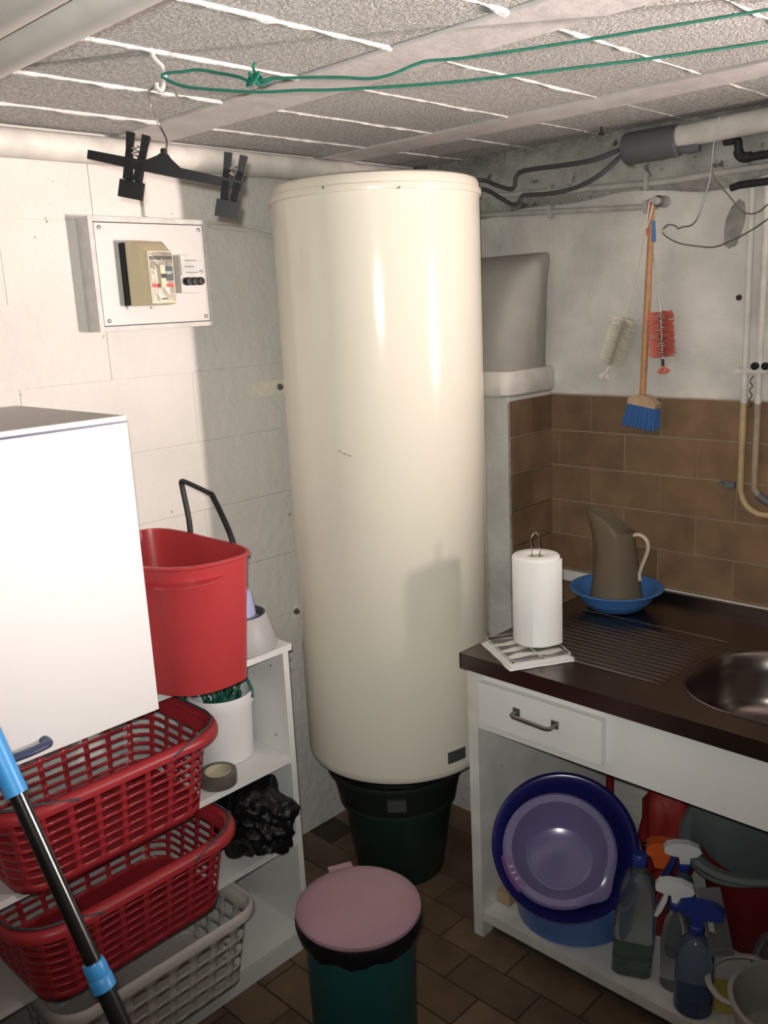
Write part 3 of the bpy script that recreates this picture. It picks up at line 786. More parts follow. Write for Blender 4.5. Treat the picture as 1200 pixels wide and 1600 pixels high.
def bottle_brush(lab, top, b0, b1, tip, rad, mb, mcol, mh, handle, nd):
    t = thing('bottle_brush', lab, 'brush', tip)
    ax_ = (b1 - b0).normalized()
    wires = [top, top.lerp(b0, .5) + Vector((.002, 0, 0)), b0, b1, tip]
    part('wire_stem', tube(BM(), wires, .0019, 6, smooth=3), m_whitebr if mcol is None else m_iron, t)
    q = BM()
    n_ = nd
    F = frame_to(ax_, Vector()).to_3x3()
    for k in range(n_):
        c = b0.lerp(b1, k / (n_ - 1))
        for j in range(30):
            a = 2 * PI * j / 30 + k * 1.3
            d_ = F @ Vector((math.cos(a), math.sin(a), random.uniform(-.10, .10)))
            rr_ = rad * random.uniform(.92, 1.04) * (0.9 if k in (0, n_ - 1) else 1)
            tube(q, [c + d_ * .002, c + d_ * rr_], .0014, 3, cap=False)
    part('bristle_rows', q, mb, t, smooth=0)['kind'] = 'stuff'
    e = b1.lerp(tip, .25); f_ = b1.lerp(tip, .8)
    part('collar', tube(BM(), [e, f_], .0045, 8), mh, t)
    q = BM()
    for j in range(60):
        a = random.uniform(0, 2 * PI); s_ = random.uniform(.3, 1.5)
        d_ = F @ Vector((math.cos(a) * s_, math.sin(a) * s_, 1.0))
        tube(q, [f_, f_ + d_.normalized() * .024], .0012, 3, cap=False)
    part('tip_tuft', q, mb, t, smooth=0)['kind'] = 'stuff'
    if handle: handle(t)
    return t
def wh_handle(t):
    a = P(1015, 312, y=2.392)
    part('hanging_loop', tube(BM(), [P(1020, 318, y=2.39), P(1017, 312, y=2.388), P(1014, 320, y=2.388), P(1011, 345, y=2.39), P(1010, 356, y=2.392), P(1013, 350, y=2.392), P(1017, 332, y=2.39), P(1020, 318, y=2.39)], .0022, 7, smooth=4), m_whitebr, t)
def rd_handle(t):
    part('handle', tube(BM(), [P(1017, 310, y=2.400), P(1014, 335, y=2.402), P(1013, 368, y=2.404)], .0075, 10, flat=.6), m_redpl, t)
bottle_brush('white bottle brush on a thin wire, hanging left of the hand broom', P(1011, 350, y=2.405), P(977, 500, y=2.405), P(955, 566, y=2.405), P(945, 586, y=2.405), .038, m_whitebr, None, m_whitebr, wh_handle, 20)
bottle_brush('coral red bottle brush with black collar, hanging right of the hand broom', P(1015, 365, y=2.408), P(1032, 488, y=2.408), P(1035, 556, y=2.408), P(1036, 576, y=2.408), .036, m_redbr, m_iron, m_black, rd_handle, 20)

# ------------------------------------------------------------------ sink unit
ZT = 0.857
CXL, CXR, CYF = -1.430, 0.25, 1.710
ct = thing('sink_worktop', 'stainless steel sink worktop with ridged drainboard and round-cornered basin', 'worktop', (-.6, 2.07, .81))
BXC, BYC, BW, BH = -0.690, 1.995, 0.44, 0.40     # basin
def hole(w_, h_, r_, z, n=8): return [(BXC + a, BYC + b_, z) for a, b_ in rrect(w_, h_, r_, n)]
q = BM()
outer = [q.verts.new((x, y, ZT)) for x, y in ((CXL, CYF), (CXR, CYF), (CXR, 2.425), (CXL, 2.425))]
inner = [q.verts.new(p) for p in hole(BW, BH, .17, ZT, 10)]
es = []
for lst in (outer, inner):
    for i in range(len(lst)): es.append(q.edges.new((lst[i], lst[(i + 1) % len(lst)])))
bmesh.ops.triangle_fill(q, use_beauty=True, use_dissolve=False, edges=es)
part('steel_top', q, m_steel, ct, smooth=30)
q = BM()
bx(q, CXL, CXR, CYF, CYF + .004, ZT - .042, ZT + .0005)
bx(q, CXL, CXL + .004, CYF, 2.425, ZT - .042, ZT + .0005)
part('folded_edge', q, m_steel, ct, bevel=0.0015)
rings = [hole(BW, BH, .17, ZT, 10), hole(BW - .01, BH - .01, .168, ZT - .004, 10), hole(BW - .03, BH - .03, .16, ZT - .05, 10), hole(BW - .045, BH - .045, .15, ZT - .11, 10), hole(BW - .07, BH - .07, .14, ZT - .14, 10), hole(BW - .12, BH - .12, .12, ZT - .152, 10), hole(.08, .08, .039, ZT - .158, 10)]
part('basin', loft(BM(), rings, True, False, True), m_steel, ct, smooth=50)
q = BM()
rim = hole(BW + .004, BH + .004, .172, ZT + .001, 10)
part('basin_rim', tube(q, rim, .0025, 6, closed=True), m_steel, ct)
part('waste', lathe(BM(), [(.04, 0), (.038, .004), (.03, .003), (.0, .001)], (BXC, BYC, ZT - .1575), 24), m_chrome, ct)
# ridged drainboard
q = BM()
x0, x1, y0, y1 = -1.335, -0.925, 1.835, 2.155
NY, NX = 140, 20
g = []
for j in range(NY + 1):
    y = y0 + (y1 - y0) * j / NY
    row = []
    for i in range(NX + 1):
        x = x0 + (x1 - x0) * i / NX
        ex = min(1, i / 1.2, (NX - i) / 1.2)
        ey = min(1, j / 4, (NY - j) / 4)
        h = 0.0036 * (0.5 - 0.5 * math.cos((y - y0) / (y1 - y0) * 14 * 2 * PI)) * max(0, ex) * max(0, ey)
        row.append(q.verts.new((x, y, ZT + .0004 + h)))
    g.append(row)
for j in range(NY):
    for i in range(NX): q.faces.new((g[j][i], g[j][i + 1], g[j + 1][i + 1], g[j + 1][i]))
part('drain_ridges', q, m_steel, ct, smooth=60)
part('drainboard_bead', tube(BM(), [(x0 - .02, 2.19, ZT), (-.96, 2.19, ZT), (-.915, 2.175, ZT), (-.897, 2.13, ZT), (-.905, 2.08, ZT)], .0014, 8, smooth=5), m_steel, ct)
part('upstand', box(CXL, CXR, 2.412, 2.43, ZT - .01, ZT + .022), m_steel, ct, bevel=0.004)
stp = solo('sealing_strip', box(-1.625, CXR, 2.4305, 2.4415, ZT - .01, ZT + .024), m_worn, 'narrow white strip between the steel worktop and the brown tiles', 'strip', base=(-.7, 2.436, ZT), bevel=0.002)

sc = thing('sink_cabinet', 'white open sink cabinet with one drawer and worn edges', 'cabinet', (-.6, 2.07, 0))
part('side_panel', box(-1.424, -1.392, 1.732, 2.40, 0, ZT - .043), m_worn, sc, bevel=0.002)
part('side_panel', box(.20, .232, 1.732, 2.40, 0, ZT - .043), m_worn, sc, bevel=0.002)
part('bottom_shelf', box(-1.391, .199, 1.735, 2.40, .052, .082), m_worn, sc, bevel=0.002)
part('plinth', box(-1.391, .199, 1.775, 1.79, 0, .051), m_darkwood, sc)
part('front_rail', box(-1.391, .199, 1.735, 1.752, .645, ZT - .044), m_white, sc, bevel=0.0015)
dr = part('drawer', box(-1.372, -1.008, 1.714, 1.7345, .674, .789), m_white, sc, bevel=0.003)
hz = .741
part('handle', tube(BM(), [(-1.250, 1.714, hz), (-1.250, 1.690, hz), (-1.242, 1.684, hz), (-1.144, 1.684, hz - .003), (-1.136, 1.690, hz - .003), (-1.136, 1.714, hz - .003)], .0055, 8), m_iron, dr)
for x in (-1.250, -1.136):
    part('handle_foot', box(x - .010, x + .010, 1.710, 1.7145, hz - .010, hz + .010), m_iron, dr, bevel=0.002)

# ------------------------------------------------------------------ things on the worktop
cn = Vector((-1.292, 1.822, ZT)); crot = R(-31)
MCn = Matrix.Translation(cn) @ Matrix.Rotation(crot, 4, 'Z')
clo = thing('folded_cloth', 'folded white cloth with grey stripes under the kitchen roll stand', 'cloth', cn, crot)
def clothpad(hw_, hh_, z0, z1, seed):
    q = BM(); N_ = 16; top = []
    for j in range(N_ + 1):
        r_ = []
        for i in range(N_ + 1):
            u = -1 + 2 * i / N_; v_ = -1 + 2 * j / N_
            ed = max(abs(u), abs(v_))
            z = z0 + (z1 - z0) * (1 - max(0, ed - .8) ** 2 * 22) + .0012 * noise.noise((u * 3, v_ * 3, seed))
            wob = .004 * noise.noise((u * 2, v_ * 2, seed + 5))
            r_.append(q.verts.new((u * hw_ + wob, v_ * hh_ + wob, max(z, z0 + .0008))))
        top.append(r_)
    for j in range(N_):
        for i in range(N_): q.faces.new((top[j][i], top[j][i + 1], top[j + 1][i + 1], top[j + 1][i]))
    return q
part('lower_fold', clothpad(.104, .092, .0006, .0065, 1), m_cloth, clo, local=True, solid=.0005)
part('upper_fold', clothpad(.098, .086, .0064, .0115, 3), m_cloth, clo, local=True, solid=.0005)
for k in range(4):
    q = BM(); x = -.07 + .046 * k
    rows = []
    for j in range(13):
        v_ = -.078 + .156 * j / 12
        wv = .009 * (1 + .5 * math.sin(j * .9 + k)); xx = x + .004 * math.sin(j * .6 + k)
        rows.append([(xx - wv, v_, .0118), (xx + wv, v_, .0118), (xx + wv, v_, .0136), (xx - wv, v_, .0136)])
    part('grey_stripe', loft(q, rows), m_clothd, clo, local=True)
zb = ZT + .0145
hd_ = thing('roll_holder', 'chrome wire kitchen roll stand with a looped top', 'roll holder', (cn.x, cn.y, zb), crot)
sq = [(-.092, -.08), (.092, -.08), (.092, .08), (-.092, .08)]
part('base_ring', tube(BM(), [(x, y, .004) for x, y in rrect(.184, .16, .008, 3)], .0022, 7, closed=True), m_chrome, hd_, local=True)
part('base_bar', tube(BM(), [(-.092, 0, .004), (.092, 0, .004)], .0022, 7), m_chrome, hd_, local=True)
RC = Vector((-1.290, 1.862, 0))
rl = (Matrix.Rotation(-crot, 4, 'Z') @ (RC - Vector((cn.x, cn.y, 0))))
ang = math.atan2(c_right.y, c_right.x) - crot
dx = Vector((math.cos(ang), math.sin(ang), 0)) * .0105
loopp = [rl - dx + Vector((0, 0, .004)), rl - dx + Vector((0, 0, .15)), rl - dx + Vector((0, 0, .278))]
for k in range(1, 8): loopp.append(rl + Vector((-dx.x * math.cos(R(22.5 * k)), -dx.y * math.cos(R(22.5 * k)), .278 + .021 * math.sin(R(22.5 * k)))))
loopp += [rl + dx + Vector((0, 0, .278)), rl + dx + Vector((0, 0, .15)), rl + dx + Vector((0, 0, .004))]
part('stem_loop', tube(BM(), loopp, .0021, 8), m_chrome, hd_, local=True)
for x, y in ((-.09, -.078), (.09, -.078), (.09, .078), (-.09, .078), (-.09, 0), (.09, 0)):
    part('foot', lathe(BM(), [(0.0005, -.0045), (.0035, -.003), (.0045, 0), (.0035, .003), (0.0005, .0045)], (x, y, .004), 10), m_chrome, hd_, local=True)
zr = zb + .0075
kr = thing('kitchen_roll', 'white roll of kitchen paper standing on the chrome wire stand', 'paper roll', (RC.x, RC.y, zr))
hgt = 1.112 - zr
rp = .0615
part('paper', lathe(BM(), [(.021, 0), (rp - .003, 0), (rp, .003), (rp, hgt - .004), (rp - .003, hgt), (.030, hgt + .002), (.022, hgt - .002), (.021, 0)], (0, 0, 0), 56, None, False, False), m_paper, kr, local=True, smooth=50)
part('core', lathe(BM(), [(.0205, .002), (.0205, hgt - .004), (.0195, hgt - .004), (.0195, .002), (.0205, .002)], (0, 0, 0), 32, None, False, False), m_tapei, kr, local=True)
q = BM(); rows = []
va = math.atan2(-RC.y, -RC.x)
for k in range(19):
    t = k / 18
    a = va - R(8) + t * R(82)
    rr_ = rp + .0012 + (0.013 * max(0, t - .45) ** 1.3)
    zlo = .004 - .008 * max(0, t - .5); zhi = hgt - .004
    rows.append([(rr_ * math.cos(a), rr_ * math.sin(a), zlo), (rr_ * math.cos(a), rr_ * math.sin(a), zhi), ((rr_ - .0008) * math.cos(a), (rr_ - .0008) * math.sin(a), zhi), ((rr_ - .0008) * math.cos(a), (rr_ - .0008) * math.sin(a), zlo)])
part('loose_sheet', loft(q, rows), m_paper, kr, local=True, smooth=50)

bw = Vector((-1.286, 2.262, ZT + .0042))
sbwl = thing('blue_bowl', 'small round blue plastic bowl on the drainboard holding a jug', 'bowl', bw)
prof = [(0.0, 0), (.072, 0), (.082, .004), (.100, .028), (.112, .055), (.120, .060), (.134, .062), (.136, .060), (.134, .058), (.121, .056), (.115, .051), (.103, .026), (.084, .008), (.070, .005), (0, .005)]
part('bowl', lathe(BM(), prof, (0, 0, 0), 56), m_blue, sbwl, local=True, smooth=45)
pj = thing('plastic_jug', 'frosted beige plastic jug with tall spout standing in the blue bowl', 'jug', bw + Vector((0, 0, .0058)))
hdir = Matrix.Rotation(R(-32), 3, 'Z') @ Vector((c_right.x, c_right.y, 0)).normalized()
fdir = Vector((-hdir.y, hdir.x, 0))
def jug_rings(off):
    rings = []
    for k in range(15):
        t = k / 14
        r_ = .080 - .030 * t ** .9 - off
        z0_ = .002 + off + .218 * t
        ring = []
        for i in range(40):
            a = 2 * PI * i / 40
            cx, sy = math.cos(a), math.sin(a)
            sp = max(0, -cx) ** 3 * max(0, t - .70) / .30
            rr_ = r_ * (1 + 0.0 * t) + .040 * sp * (1 - .3 * abs(sy))
            lift = .062 * max(0, (-cx + .55) / 1.55) * max(0, t - .72) / .28
            p_ = hdir * (rr_ * cx) + fdir * (rr_ * sy) + Vector((0, 0, z0_ + lift))
            ring.append(p_)
        rings.append(ring)
    return rings
q = BM()
ro, ri = jug_rings(0), jug_rings(.0022)
loft(q, ro + list(reversed(ri)), True, True, True)
part('body', q, m_pitch, pj, local=True, smooth=50)
hp_ = []
for a, z in ((.048, .213), (.066, .217), (.086, .205), (.092, .180), (.084, .150), (.074, .122), (.068, .098), (.070, .082)):
    hp_.append(hdir * a + Vector((0, 0, z)))
part('handle', tube(BM(), hp_, .0078, 10, smooth=5, flat=.75), m_pitchh, pj, local=True)

# ------------------------------------------------------------------ shelf unit on the heater wall
SX = -1.742
su = thing('shelf_unit', 'white open shelf unit against the block wall, full of baskets and pails', 'shelf unit', (-1.95, .87, 0))
part('side_panel', box(XL + .004, SX - .002, 1.372, 1.390, 0, .891), m_white, su, bevel=0.002)
part('side_panel', box(XL + .004, SX - .002, .340, .358, 0, .891), m_white, su, bevel=0.002)
part('shelf', box(XL + .003, SX + .004, .334, 1.398,   .8915, .9085), m_white, su, bevel=0.004)
for z in (.595, .350, .068):
    part('shelf', box(XL + .012, SX, .3585, 1.3715, z - .017, z), m_white, su, bevel=0.003)
part('plinth', box(SX - .022, SX - .006, .3585, 1.3715, 0, .0505), m_white, su)
part('back_panel', box(XL + .003, XL + .0075, .3585, 1.3715, .05, .891), m_white, su)
for x, z in ((-1.80, .84), (-1.80, .64), (-1.80, .40), (-1.93, .52)):
    part('pin_hole', lathe(BM(), [(.0025, 0), (.0025, .001)], (x, 1.372, z), 8, Matrix.Rotation(R(90), 4, 'X')), m_blackm, su)

# white cupboard standing on the shelf unit
XF = -1.668
wc = thing('white_cupboard', 'white cupboard with dark bow handle standing on the shelf unit', 'cupboard', (-1.92, .66, .909))
part('carcass', box(XL + .006, XF - .022, .352, .952, .9095, 1.545), m_white, wc, bevel=0.001)
part('top_board', box(XL + .004, XF - .016, .350, .955, 1.546, 1.562), m_grey, wc, bevel=0.0015)
part('edge_strip', box(XF - .0155, XF, .350, .955, 1.5525, 1.5622), m_white, wc, bevel=0.001)
part('edge_line', box(XF - .0155, XF - .001, .350, .955, 1.5483, 1.5522), m_blueedge, wc)
dw = part('door', box(XF - .020, XF, .353, .955, .9105, 1.5475), m_whitedoor, wc, bevel=0.0015)
h1 = P(68, 1152, x=XF); h0 = P(18, 1186, x=XF)
hy1, hz_ = h1.y, .942
part('handle', tube(BM(), [(XF, hy1, hz_), (XF + .018, hy1 - .001, hz_), (XF + .026, hy1 - .010, hz_), (XF + .030, hy1 - .05, hz_), (XF + .026, hy1 - .098, hz_), (XF + .018, hy1 - .107, hz_), (XF, hy1 - .108, hz_)], .0105, 10, smooth=4, flat=.8), m_blueedge, dw)
ml = Vector((-1.93, .69, 1.5625))
solo('steel_lid', lathe(BM(), [(.0, .0), (.055, 0), (.058, .004), (.05, .009), (.02, .014), (.008, .016), (.008, .026), (.012, .030), (.0, .032)], ml, 32), m_chrome, 'small shiny steel lid lying on top of the white cupboard', 'lid', base=ml)

# red mop bucket with black handle on the top shelf
BZ = .9095
bk = Vector((-1.790, 1.107, BZ))
rb = thing('mop_bucket', 'red flat-backed plastic bucket with raised black handle on the top shelf', 'bucket', bk)
def dshape(wx, dy, n=44):
    """flat side towards +y, bulge towards -y; wx half width, dy depth"""
    out = []
    for i in range(n):
        a = 2 * PI * i / n
        cx, sy = math.cos(a), math.sin(a)
        ex = 2 / 2.6
        x = wx * math.copysign(abs(cx) ** ex, cx)
        if sy > 0: y = dy * .42 * abs(sy) ** .45 * (1 - .10 * (1 - abs(cx)))
        else: y = -dy * .58 * abs(sy) ** .9
        out.append((x, y))
    return out
def dring(wx, dy, z, ox=0, oy=0): return [(x + ox, y + oy, z) for x, y in dshape(wx, dy)]
H = .322
def bprof(t): return (.172 + .034 * t, .222 + .030 * t)
rings = []
rings.append(dring(.13, .17, .0))
rings.append(dring(.155, .20, .006))
for t in (0.04, .1, .3, .55, .8, .97):
    a, b_ = bprof(t); rings.append(dring(a, b_, H * t))
a, b_ = bprof(1.0)
rings += [dring(a + .006, b_ + .012, H - .006), dring(a + .006, b_ + .012, H), dring(a - .001, b_ - .003, H)]
for t in (.9, .5, .1): 
    a, b_ = bprof(t); rings.append(dring(a - .004, b_ - .008, H * t))
rings.append(dring(.11, .15, .012))
# rim dips in the middle of the flat back
part('body', loft(BM(), rings), m_red, rb, local=True, smooth=50)
gx0, gx1 = .02, .175
q = BM()
rows = []
for k in range(9):
    u = k / 8
    aa = R(-66 + 64 * u)
    bw_, bd = bprof(.86)
    cx, sy = math.cos(aa), math.sin(aa)
    px_ = bw_ * abs(cx) ** (2 / 2.6); py_ = -bd * .58 * abs(sy) ** .9
    nn_ = Vector((cx, sy, 0)).normalized()
    o_ = Vector((px_, py_, H * .86 + .006 * u)); wd = .026 * math.sin(PI * (u * .8 + .12))
    rows.append([o_ - nn_ * .003, o_ + nn_ * wd + Vector((0, 0, -.002)), o_ + nn_ * wd + Vector((0, 0, .002)), o_ - nn_ * .003 + Vector((0, 0, .006))])
part('grip_lip', loft(q, rows), m_red, rb, local=True)
ha_ = [Vector((-.075, .100, H - .03)), Vector((-.080, .104, H + .03)), Vector((-.098, .106, H + .110)), Vector((-.100, .107, H + .124)), Vector((-.085, .107, H + .126)), Vector((.012, .108, H + .108)), Vector((.026, .108, H + .100)), Vector((.075, .104, H + .04)), Vector((.100, .102, H - .005)), Vector((.104, .100, H - .03))]
part('handle', tube(BM(), ha_, .0072, 10, smooth=3, flat=.8), m_black, rb, local=True)

# pet bowl and lilac beaker
pbw = Vector((-1.822, 1.303, BZ))
pbt = thing('grey_pet_bowl', 'grey cone-shaped pet bowl at the end of the top shelf', 'bowl', pbw)
part('bowl', lathe(BM(), [(.085, 0), (.092, .002), (.092, .008), (.070, .088), (.066, .092), (.062, .088), (.056, .045), (.0, .043)], (0, 0, 0), 40), m_petgrey, pbt, local=True)
part('liner', lathe(BM(), [(.0635, .0925), (.0655, .0935), (.061, .0935), (.059, .088), (.0565, .050), (.0565, .047), (.06, .088)], (0, 0, 0), 40, None, False, False), m_dkgrey, pbt, local=True)
lb_ = pbw + Vector((-.003, -.002, .0435))
lbt = thing('lilac_beaker', 'lilac plastic beaker upside down in the grey pet bowl', 'cup', lb_)
part('cup', lathe(BM(), [(.050, 0), (.053, .001), (.053, .035), (.047, .038), (.037, .105), (.033, .112), (.0, .113)], (0, 0, 0), 36), m_lilac, lbt, local=True)

# white pail of pegs on the second shelf
pw = Vector((-1.895, 1.270, .5955))
wp = thing('white_pail', 'white plastic pail with green handle on the middle shelf', 'pail', pw)
part('body', lathe(BM(), [(.0, 0), (.072, 0), (.076, .003), (.082, .150), (.087, .152), (.088, .182), (.086, .185), (.083, .184), (.079, .150), (.073, .006), (.0, .005)], (0, 0, 0), 48), m_pail, wp, local=True, smooth=45)
sd = Vector((c_right.x, c_right.y, 0)).normalized()
fdv = Vector((sd.y, -sd.x, 0))
hpts = []
for k in range(13):
    a = R(180 * k / 12)
    hpts.append(sd * (.089 * math.cos(a)) - fdv * (.045 * math.sin(a)) + fdv * .02 + Vector((0, 0, .168 + .075 * math.sin(a))))
part('handle', tube(BM(), hpts, .0042, 8, flat=.7), m_peg, wp, local=True)
pg = bpy.data.meshes.new('peg')
q = BM()
for s_ in (-1, 1):
    bx(q, -.005, .005, s_ * .004 - .003, s_ * .004 + .003, -.04, .04, Matrix.Rotation(R(5) * s_, 4, 'X'))
lathe(q, [(.005, -.004), (.006, 0), (.005, .004)], (0, 0, .004), 8, Matrix.Rotation(R(90), 4, 'Y'))
peg_me = to_mesh(q, 'clothes_peg', 30, .001, 1); peg_me.materials.append(m_peg)
for k in range(12):
    o = bpy.data.objects.new('clothes_peg', peg_me); COL.objects.link(o)
    a = R(360 * k / 12 + 11)
    rr_ = .044 if k % 3 else .022
    o.location = pw + Vector((rr_ * math.cos(a), rr_ * math.sin(a), .135 + .012 * (k % 4)))
    o.rotation_euler = (R(random.uniform(-32, 32)), R(random.uniform(-32, 32)), R(random.uniform(0, 180)))
    tag(o, 'dark green clothes peg heaped in the white pail', 'clothes peg', 'clothes pegs in the white pail')
# tape roll by the pail
tp = P(352, 1222, z=.62)
tp = Vector((-1.782, 1.165, .5955))
tr = thing('tape_roll', 'brown roll of parcel tape lying in front of the white pail', 'tape', tp)
part('tape', lathe(BM(), [(.034, 0), (.047, 0), (.048, .003), (.048, .030), (.047, .033), (.034, .033), (.034, 0)], (0, 0, 0), 36, None, False, False), m_tape, tr, local=True)
part('core', lathe(BM(), [(.0335, 0), (.0335, .034), (.031, .034), (.031, 0), (.0335, 0)], (0, 0, 0), 36, None, False, False), m_tapei, tr, local=True)

# black plastic bag on the lower shelf
q = BM()
bmesh.ops.create_icosphere(q, subdivisions=5, radius=1.0)
bgc = Vector((-1.788, 1.268, .352))
for v in q.verts:
    d_ = v.co.normalized()
    rdg = noise.noise(d_ * 1.5 + Vector((3, 1, 7)))
    fold = abs(noise.noise(d_ * 2.6 + Vector((1, 8, 2))))
    crease = abs(noise.noise(Vector((d_.x * 3.0, d_.y * 8.0, d_.z * 4.0)) + Vector((5, 2, 9))))
    s_ = .98 + .30 * rdg + .28 * fold - .22 * crease
    x, y, z = d_.x * s_ * .118, d_.y * s_ * .098, d_.z * s_ * .100
    z = max(z + .100, .0015 + .004 * abs(noise.noise(d_ * 8)))
    x += .03 * max(0, .1 - z) * 3
    v.co = Vector((x, y, z)) + bgc
    if v.co.y > 1.368 and v.co.x < SX + .004: v.co.y = 1.368
solo('black_bag', q, m_bag, 'crumpled black plastic bag bulging out of the lower shelf', 'bag', base=bgc, smooth=70)

# ------------------------------------------------------------------ baskets
def perim(w_, h_, r_, N):
    """N points evenly spaced round a rounded rectangle, first at the middle of the +x side"""
    r_ = min(r_, w_ / 2 - .001, h_ / 2 - .001)
    base = []
    def add(a, b_, n):
        for k in range(n): base.append((a[0] + (b_[0] - a[0]) * k / n, a[1] + (b_[1] - a[1]) * k / n))
    def arc(cx, cy, a0, n):
        for k in range(n): base.append((cx + r_ * math.cos(R(a0 + 90 * k / n)), cy + r_ * math.sin(R(a0 + 90 * k / n))))
    X, Y = w_ / 2, h_ / 2
    add((X, 0), (X, Y - r_), 20); arc(X - r_, Y - r_, 0, 14)
    add((X - r_, Y), (-X + r_, Y), 24); arc(-X + r_, Y - r_, 90, 14)
    add((-X, Y - r_), (-X, -Y + r_), 40); arc(-X + r_, -Y + r_, 180, 14)
    add((-X + r_, -Y), (X - r_, -Y), 24); arc(X - r_, -Y + r_, 270, 14)
    add((X, -Y + r_), (X, 0), 20)
    base.append(base[0])
    L = [0]
    for a, b_ in zip(base, base[1:]): L.append(L[-1] + math.hypot(b_[0] - a[0], b_[1] - a[1]))
    return base, L
def along(pl, s):
    base, L = pl
    t = (s % 1.0) * L[-1]
    lo_, hi = 0, len(L) - 1
    while hi - lo_ > 1:
        m_ = (lo_ + hi) // 2
        if L[m_] <= t: lo_ = m_
        else: hi = m_
    f = (t - L[lo_]) / max(1e-9, L[hi] - L[lo_])
    return (base[lo_][0] + (base[hi][0] - base[lo_][0]) * f, base[lo_][1] + (base[hi][1] - base[lo_][1]) * f)

def basket(name, lab, loc, rz, W0, L0, W1, L1, Hh, rad, ncol, rib, rows_, m, sub=3, lip=.03, tilt=0):
    """slatted basket: W along x, L along y; rows_ = list of (z0,z1,is_hole) fractions"""
    t = thing(name, lab, 'basket', loc, rz)
    Mt = Matrix.Rotation(tilt, 4, 'Y')
    def pl(f): return perim(W0 + (W1 - W0) * f, L0 + (L1 - L0) * f, rad * (.75 + .25 * f), 0)
    us = []; hole_u = []
    for k in range(ncol):
        us.append(k / ncol); hole_u.append(False)
        for j in range(sub): us.append((k + rib + (1 - rib) * j / sub) / ncol); hole_u.append(True)
    fs = [rows_[0][0]] + [r_[1] for r_ in rows_]
    q = BM(); g = []
    for f in fs:
        pp = pl(f)
        g.append([q.verts.new(Mt @ Vector((*along(pp, u), Hh * f))) for u in us])
    n_ = len(us)
    for j, r_ in enumerate(rows_):
        for i in range(n_):
            if r_[2] and hole_u[i]: continue
            q.faces.new((g[j][i], g[j][(i + 1) % n_], g[j + 1][(i + 1) % n_], g[j + 1][i]))
    part('side_lattice', q, m, t, local=True, solid=.0022, smooth=40)
    q = BM()
    loft(q, [[Mt @ Vector((*along(pl(0), i / 60), -.0005)) for i in range(60)], [Mt @ Vector((*along(pl(.0), i / 60), .0025)) for i in range(60)]])
    part('bottom', q, m, t, local=True)
    # turned-over rim
    NR = 110
    prof = [(.0, -.006), (.001, .004), (.006, .009), (lip * .5, .011), (lip * .85, .007), (lip, -.002), (lip, -.013), (lip - .0025, -.013), (lip - .003, -.003), (lip * .8, .004), (lip * .5, .0075), (.008, .006), (.0035, .002), (.0025, -.006)]
    pp = pl(1.0)
    cs = [along(pp, i / NR) for i in range(NR)]
    ringsR = []
    for i in range(NR):
        a = Vector(cs[i - 1]); b_ = Vector(cs[(i + 1) % NR]); tg_ = (b_ - a).normalized(); no = Vector((tg_.y, -tg_.x))
        ringsR.append([Mt @ Vector((cs[i][0] + no.x * o_, cs[i][1] + no.y * o_, Hh + z)) for o_, z in prof])
    ringsR.append(ringsR[0])
    q = BM(); loft(q, ringsR, True, False, False); bmesh.ops.remove_doubles(q, verts=q.verts, dist=1e-6)
    part('rim', q, m, t, local=True, smooth=50)
    return t, Mt, pp
def wire_handle(t, Mt, pp, Hh, s0, s1, lip, drop=0.0):
    pts = []
    n_ = 40
    for k in range(n_ + 1):
        s_ = s0 + (s1 - s0) * k / n_
        a = Vector(along(pp, s_ - .004)); b_ = Vector(along(pp, s_ + .004)); tg_ = (b_ - a).normalized(); no = Vector((tg_.y, -tg_.x))
        c = Vector(along(pp, s_))
        e = min(1, min(k, n_ - k) / 6)
        off = lip * (1.02 - .50 * e); z = Hh + (-.004 + .0195 * e)
        pts.append(Mt @ Vector((c.x + no.x * off, c.y + no.y * off, z)))
    part('wire_handle', tube(BM(), pts, .0031, 7), m_dkgrey, t, local=True)

redrows = [(0, .05, False), (.05, .10, False)]
nb_ = 7; zz = .10
for k in range(nb_):
    hgh = (.88 - .10) / nb_
    redrows.append((zz, zz + hgh * .62, True)); redrows.append((zz + hgh * .62, zz + hgh, False)); zz += hgh
redrows.append((zz, 1.0, False))
W0, L0, W1, L1 = .29, .46, .335, .525
bU = basket('red_laundry_basket', 'red slatted laundry basket with wire handles on the middle shelf, under the cupboard', (-1.842, .848, .5965), 0, W0, L0, W1, L1, .205, .085, 25, .22, redrows, m_redb)
wire_handle(*bU, .205, .075, .42, .03); wire_handle(*bU, .205, .585, .93, .03)
bL = basket('red_laundry_basket', 'red slatted laundry basket with wire handles on the lower shelf, above the grey one', (-1.812, .852, .3515), R(1), W0, L0, W1, L1, .195, .085, 25, .22, redrows, m_redb)
wire_handle(*bL, .195, .075, .42, .03); wire_handle(*bL, .195, .585, .93, .03)
greyrows = [(0, .08, False)]
zz = .08
for k in range(4):
    hgh = (.86 - .08) / 4
    greyrows.append((zz, zz + hgh * .66, True)); greyrows.append((zz + hgh * .66, zz + hgh, False)); zz += hgh
greyrows.append((zz, 1.0, False))
bG = basket('grey_laundry_basket', 'beige grey laundry basket with square holes at the foot of the shelf unit', (-1.845, .915, .0695), 0, .27, .46, .33, .52, .215, .06, 26, .34, greyrows, m_greyplastic, lip=.018)

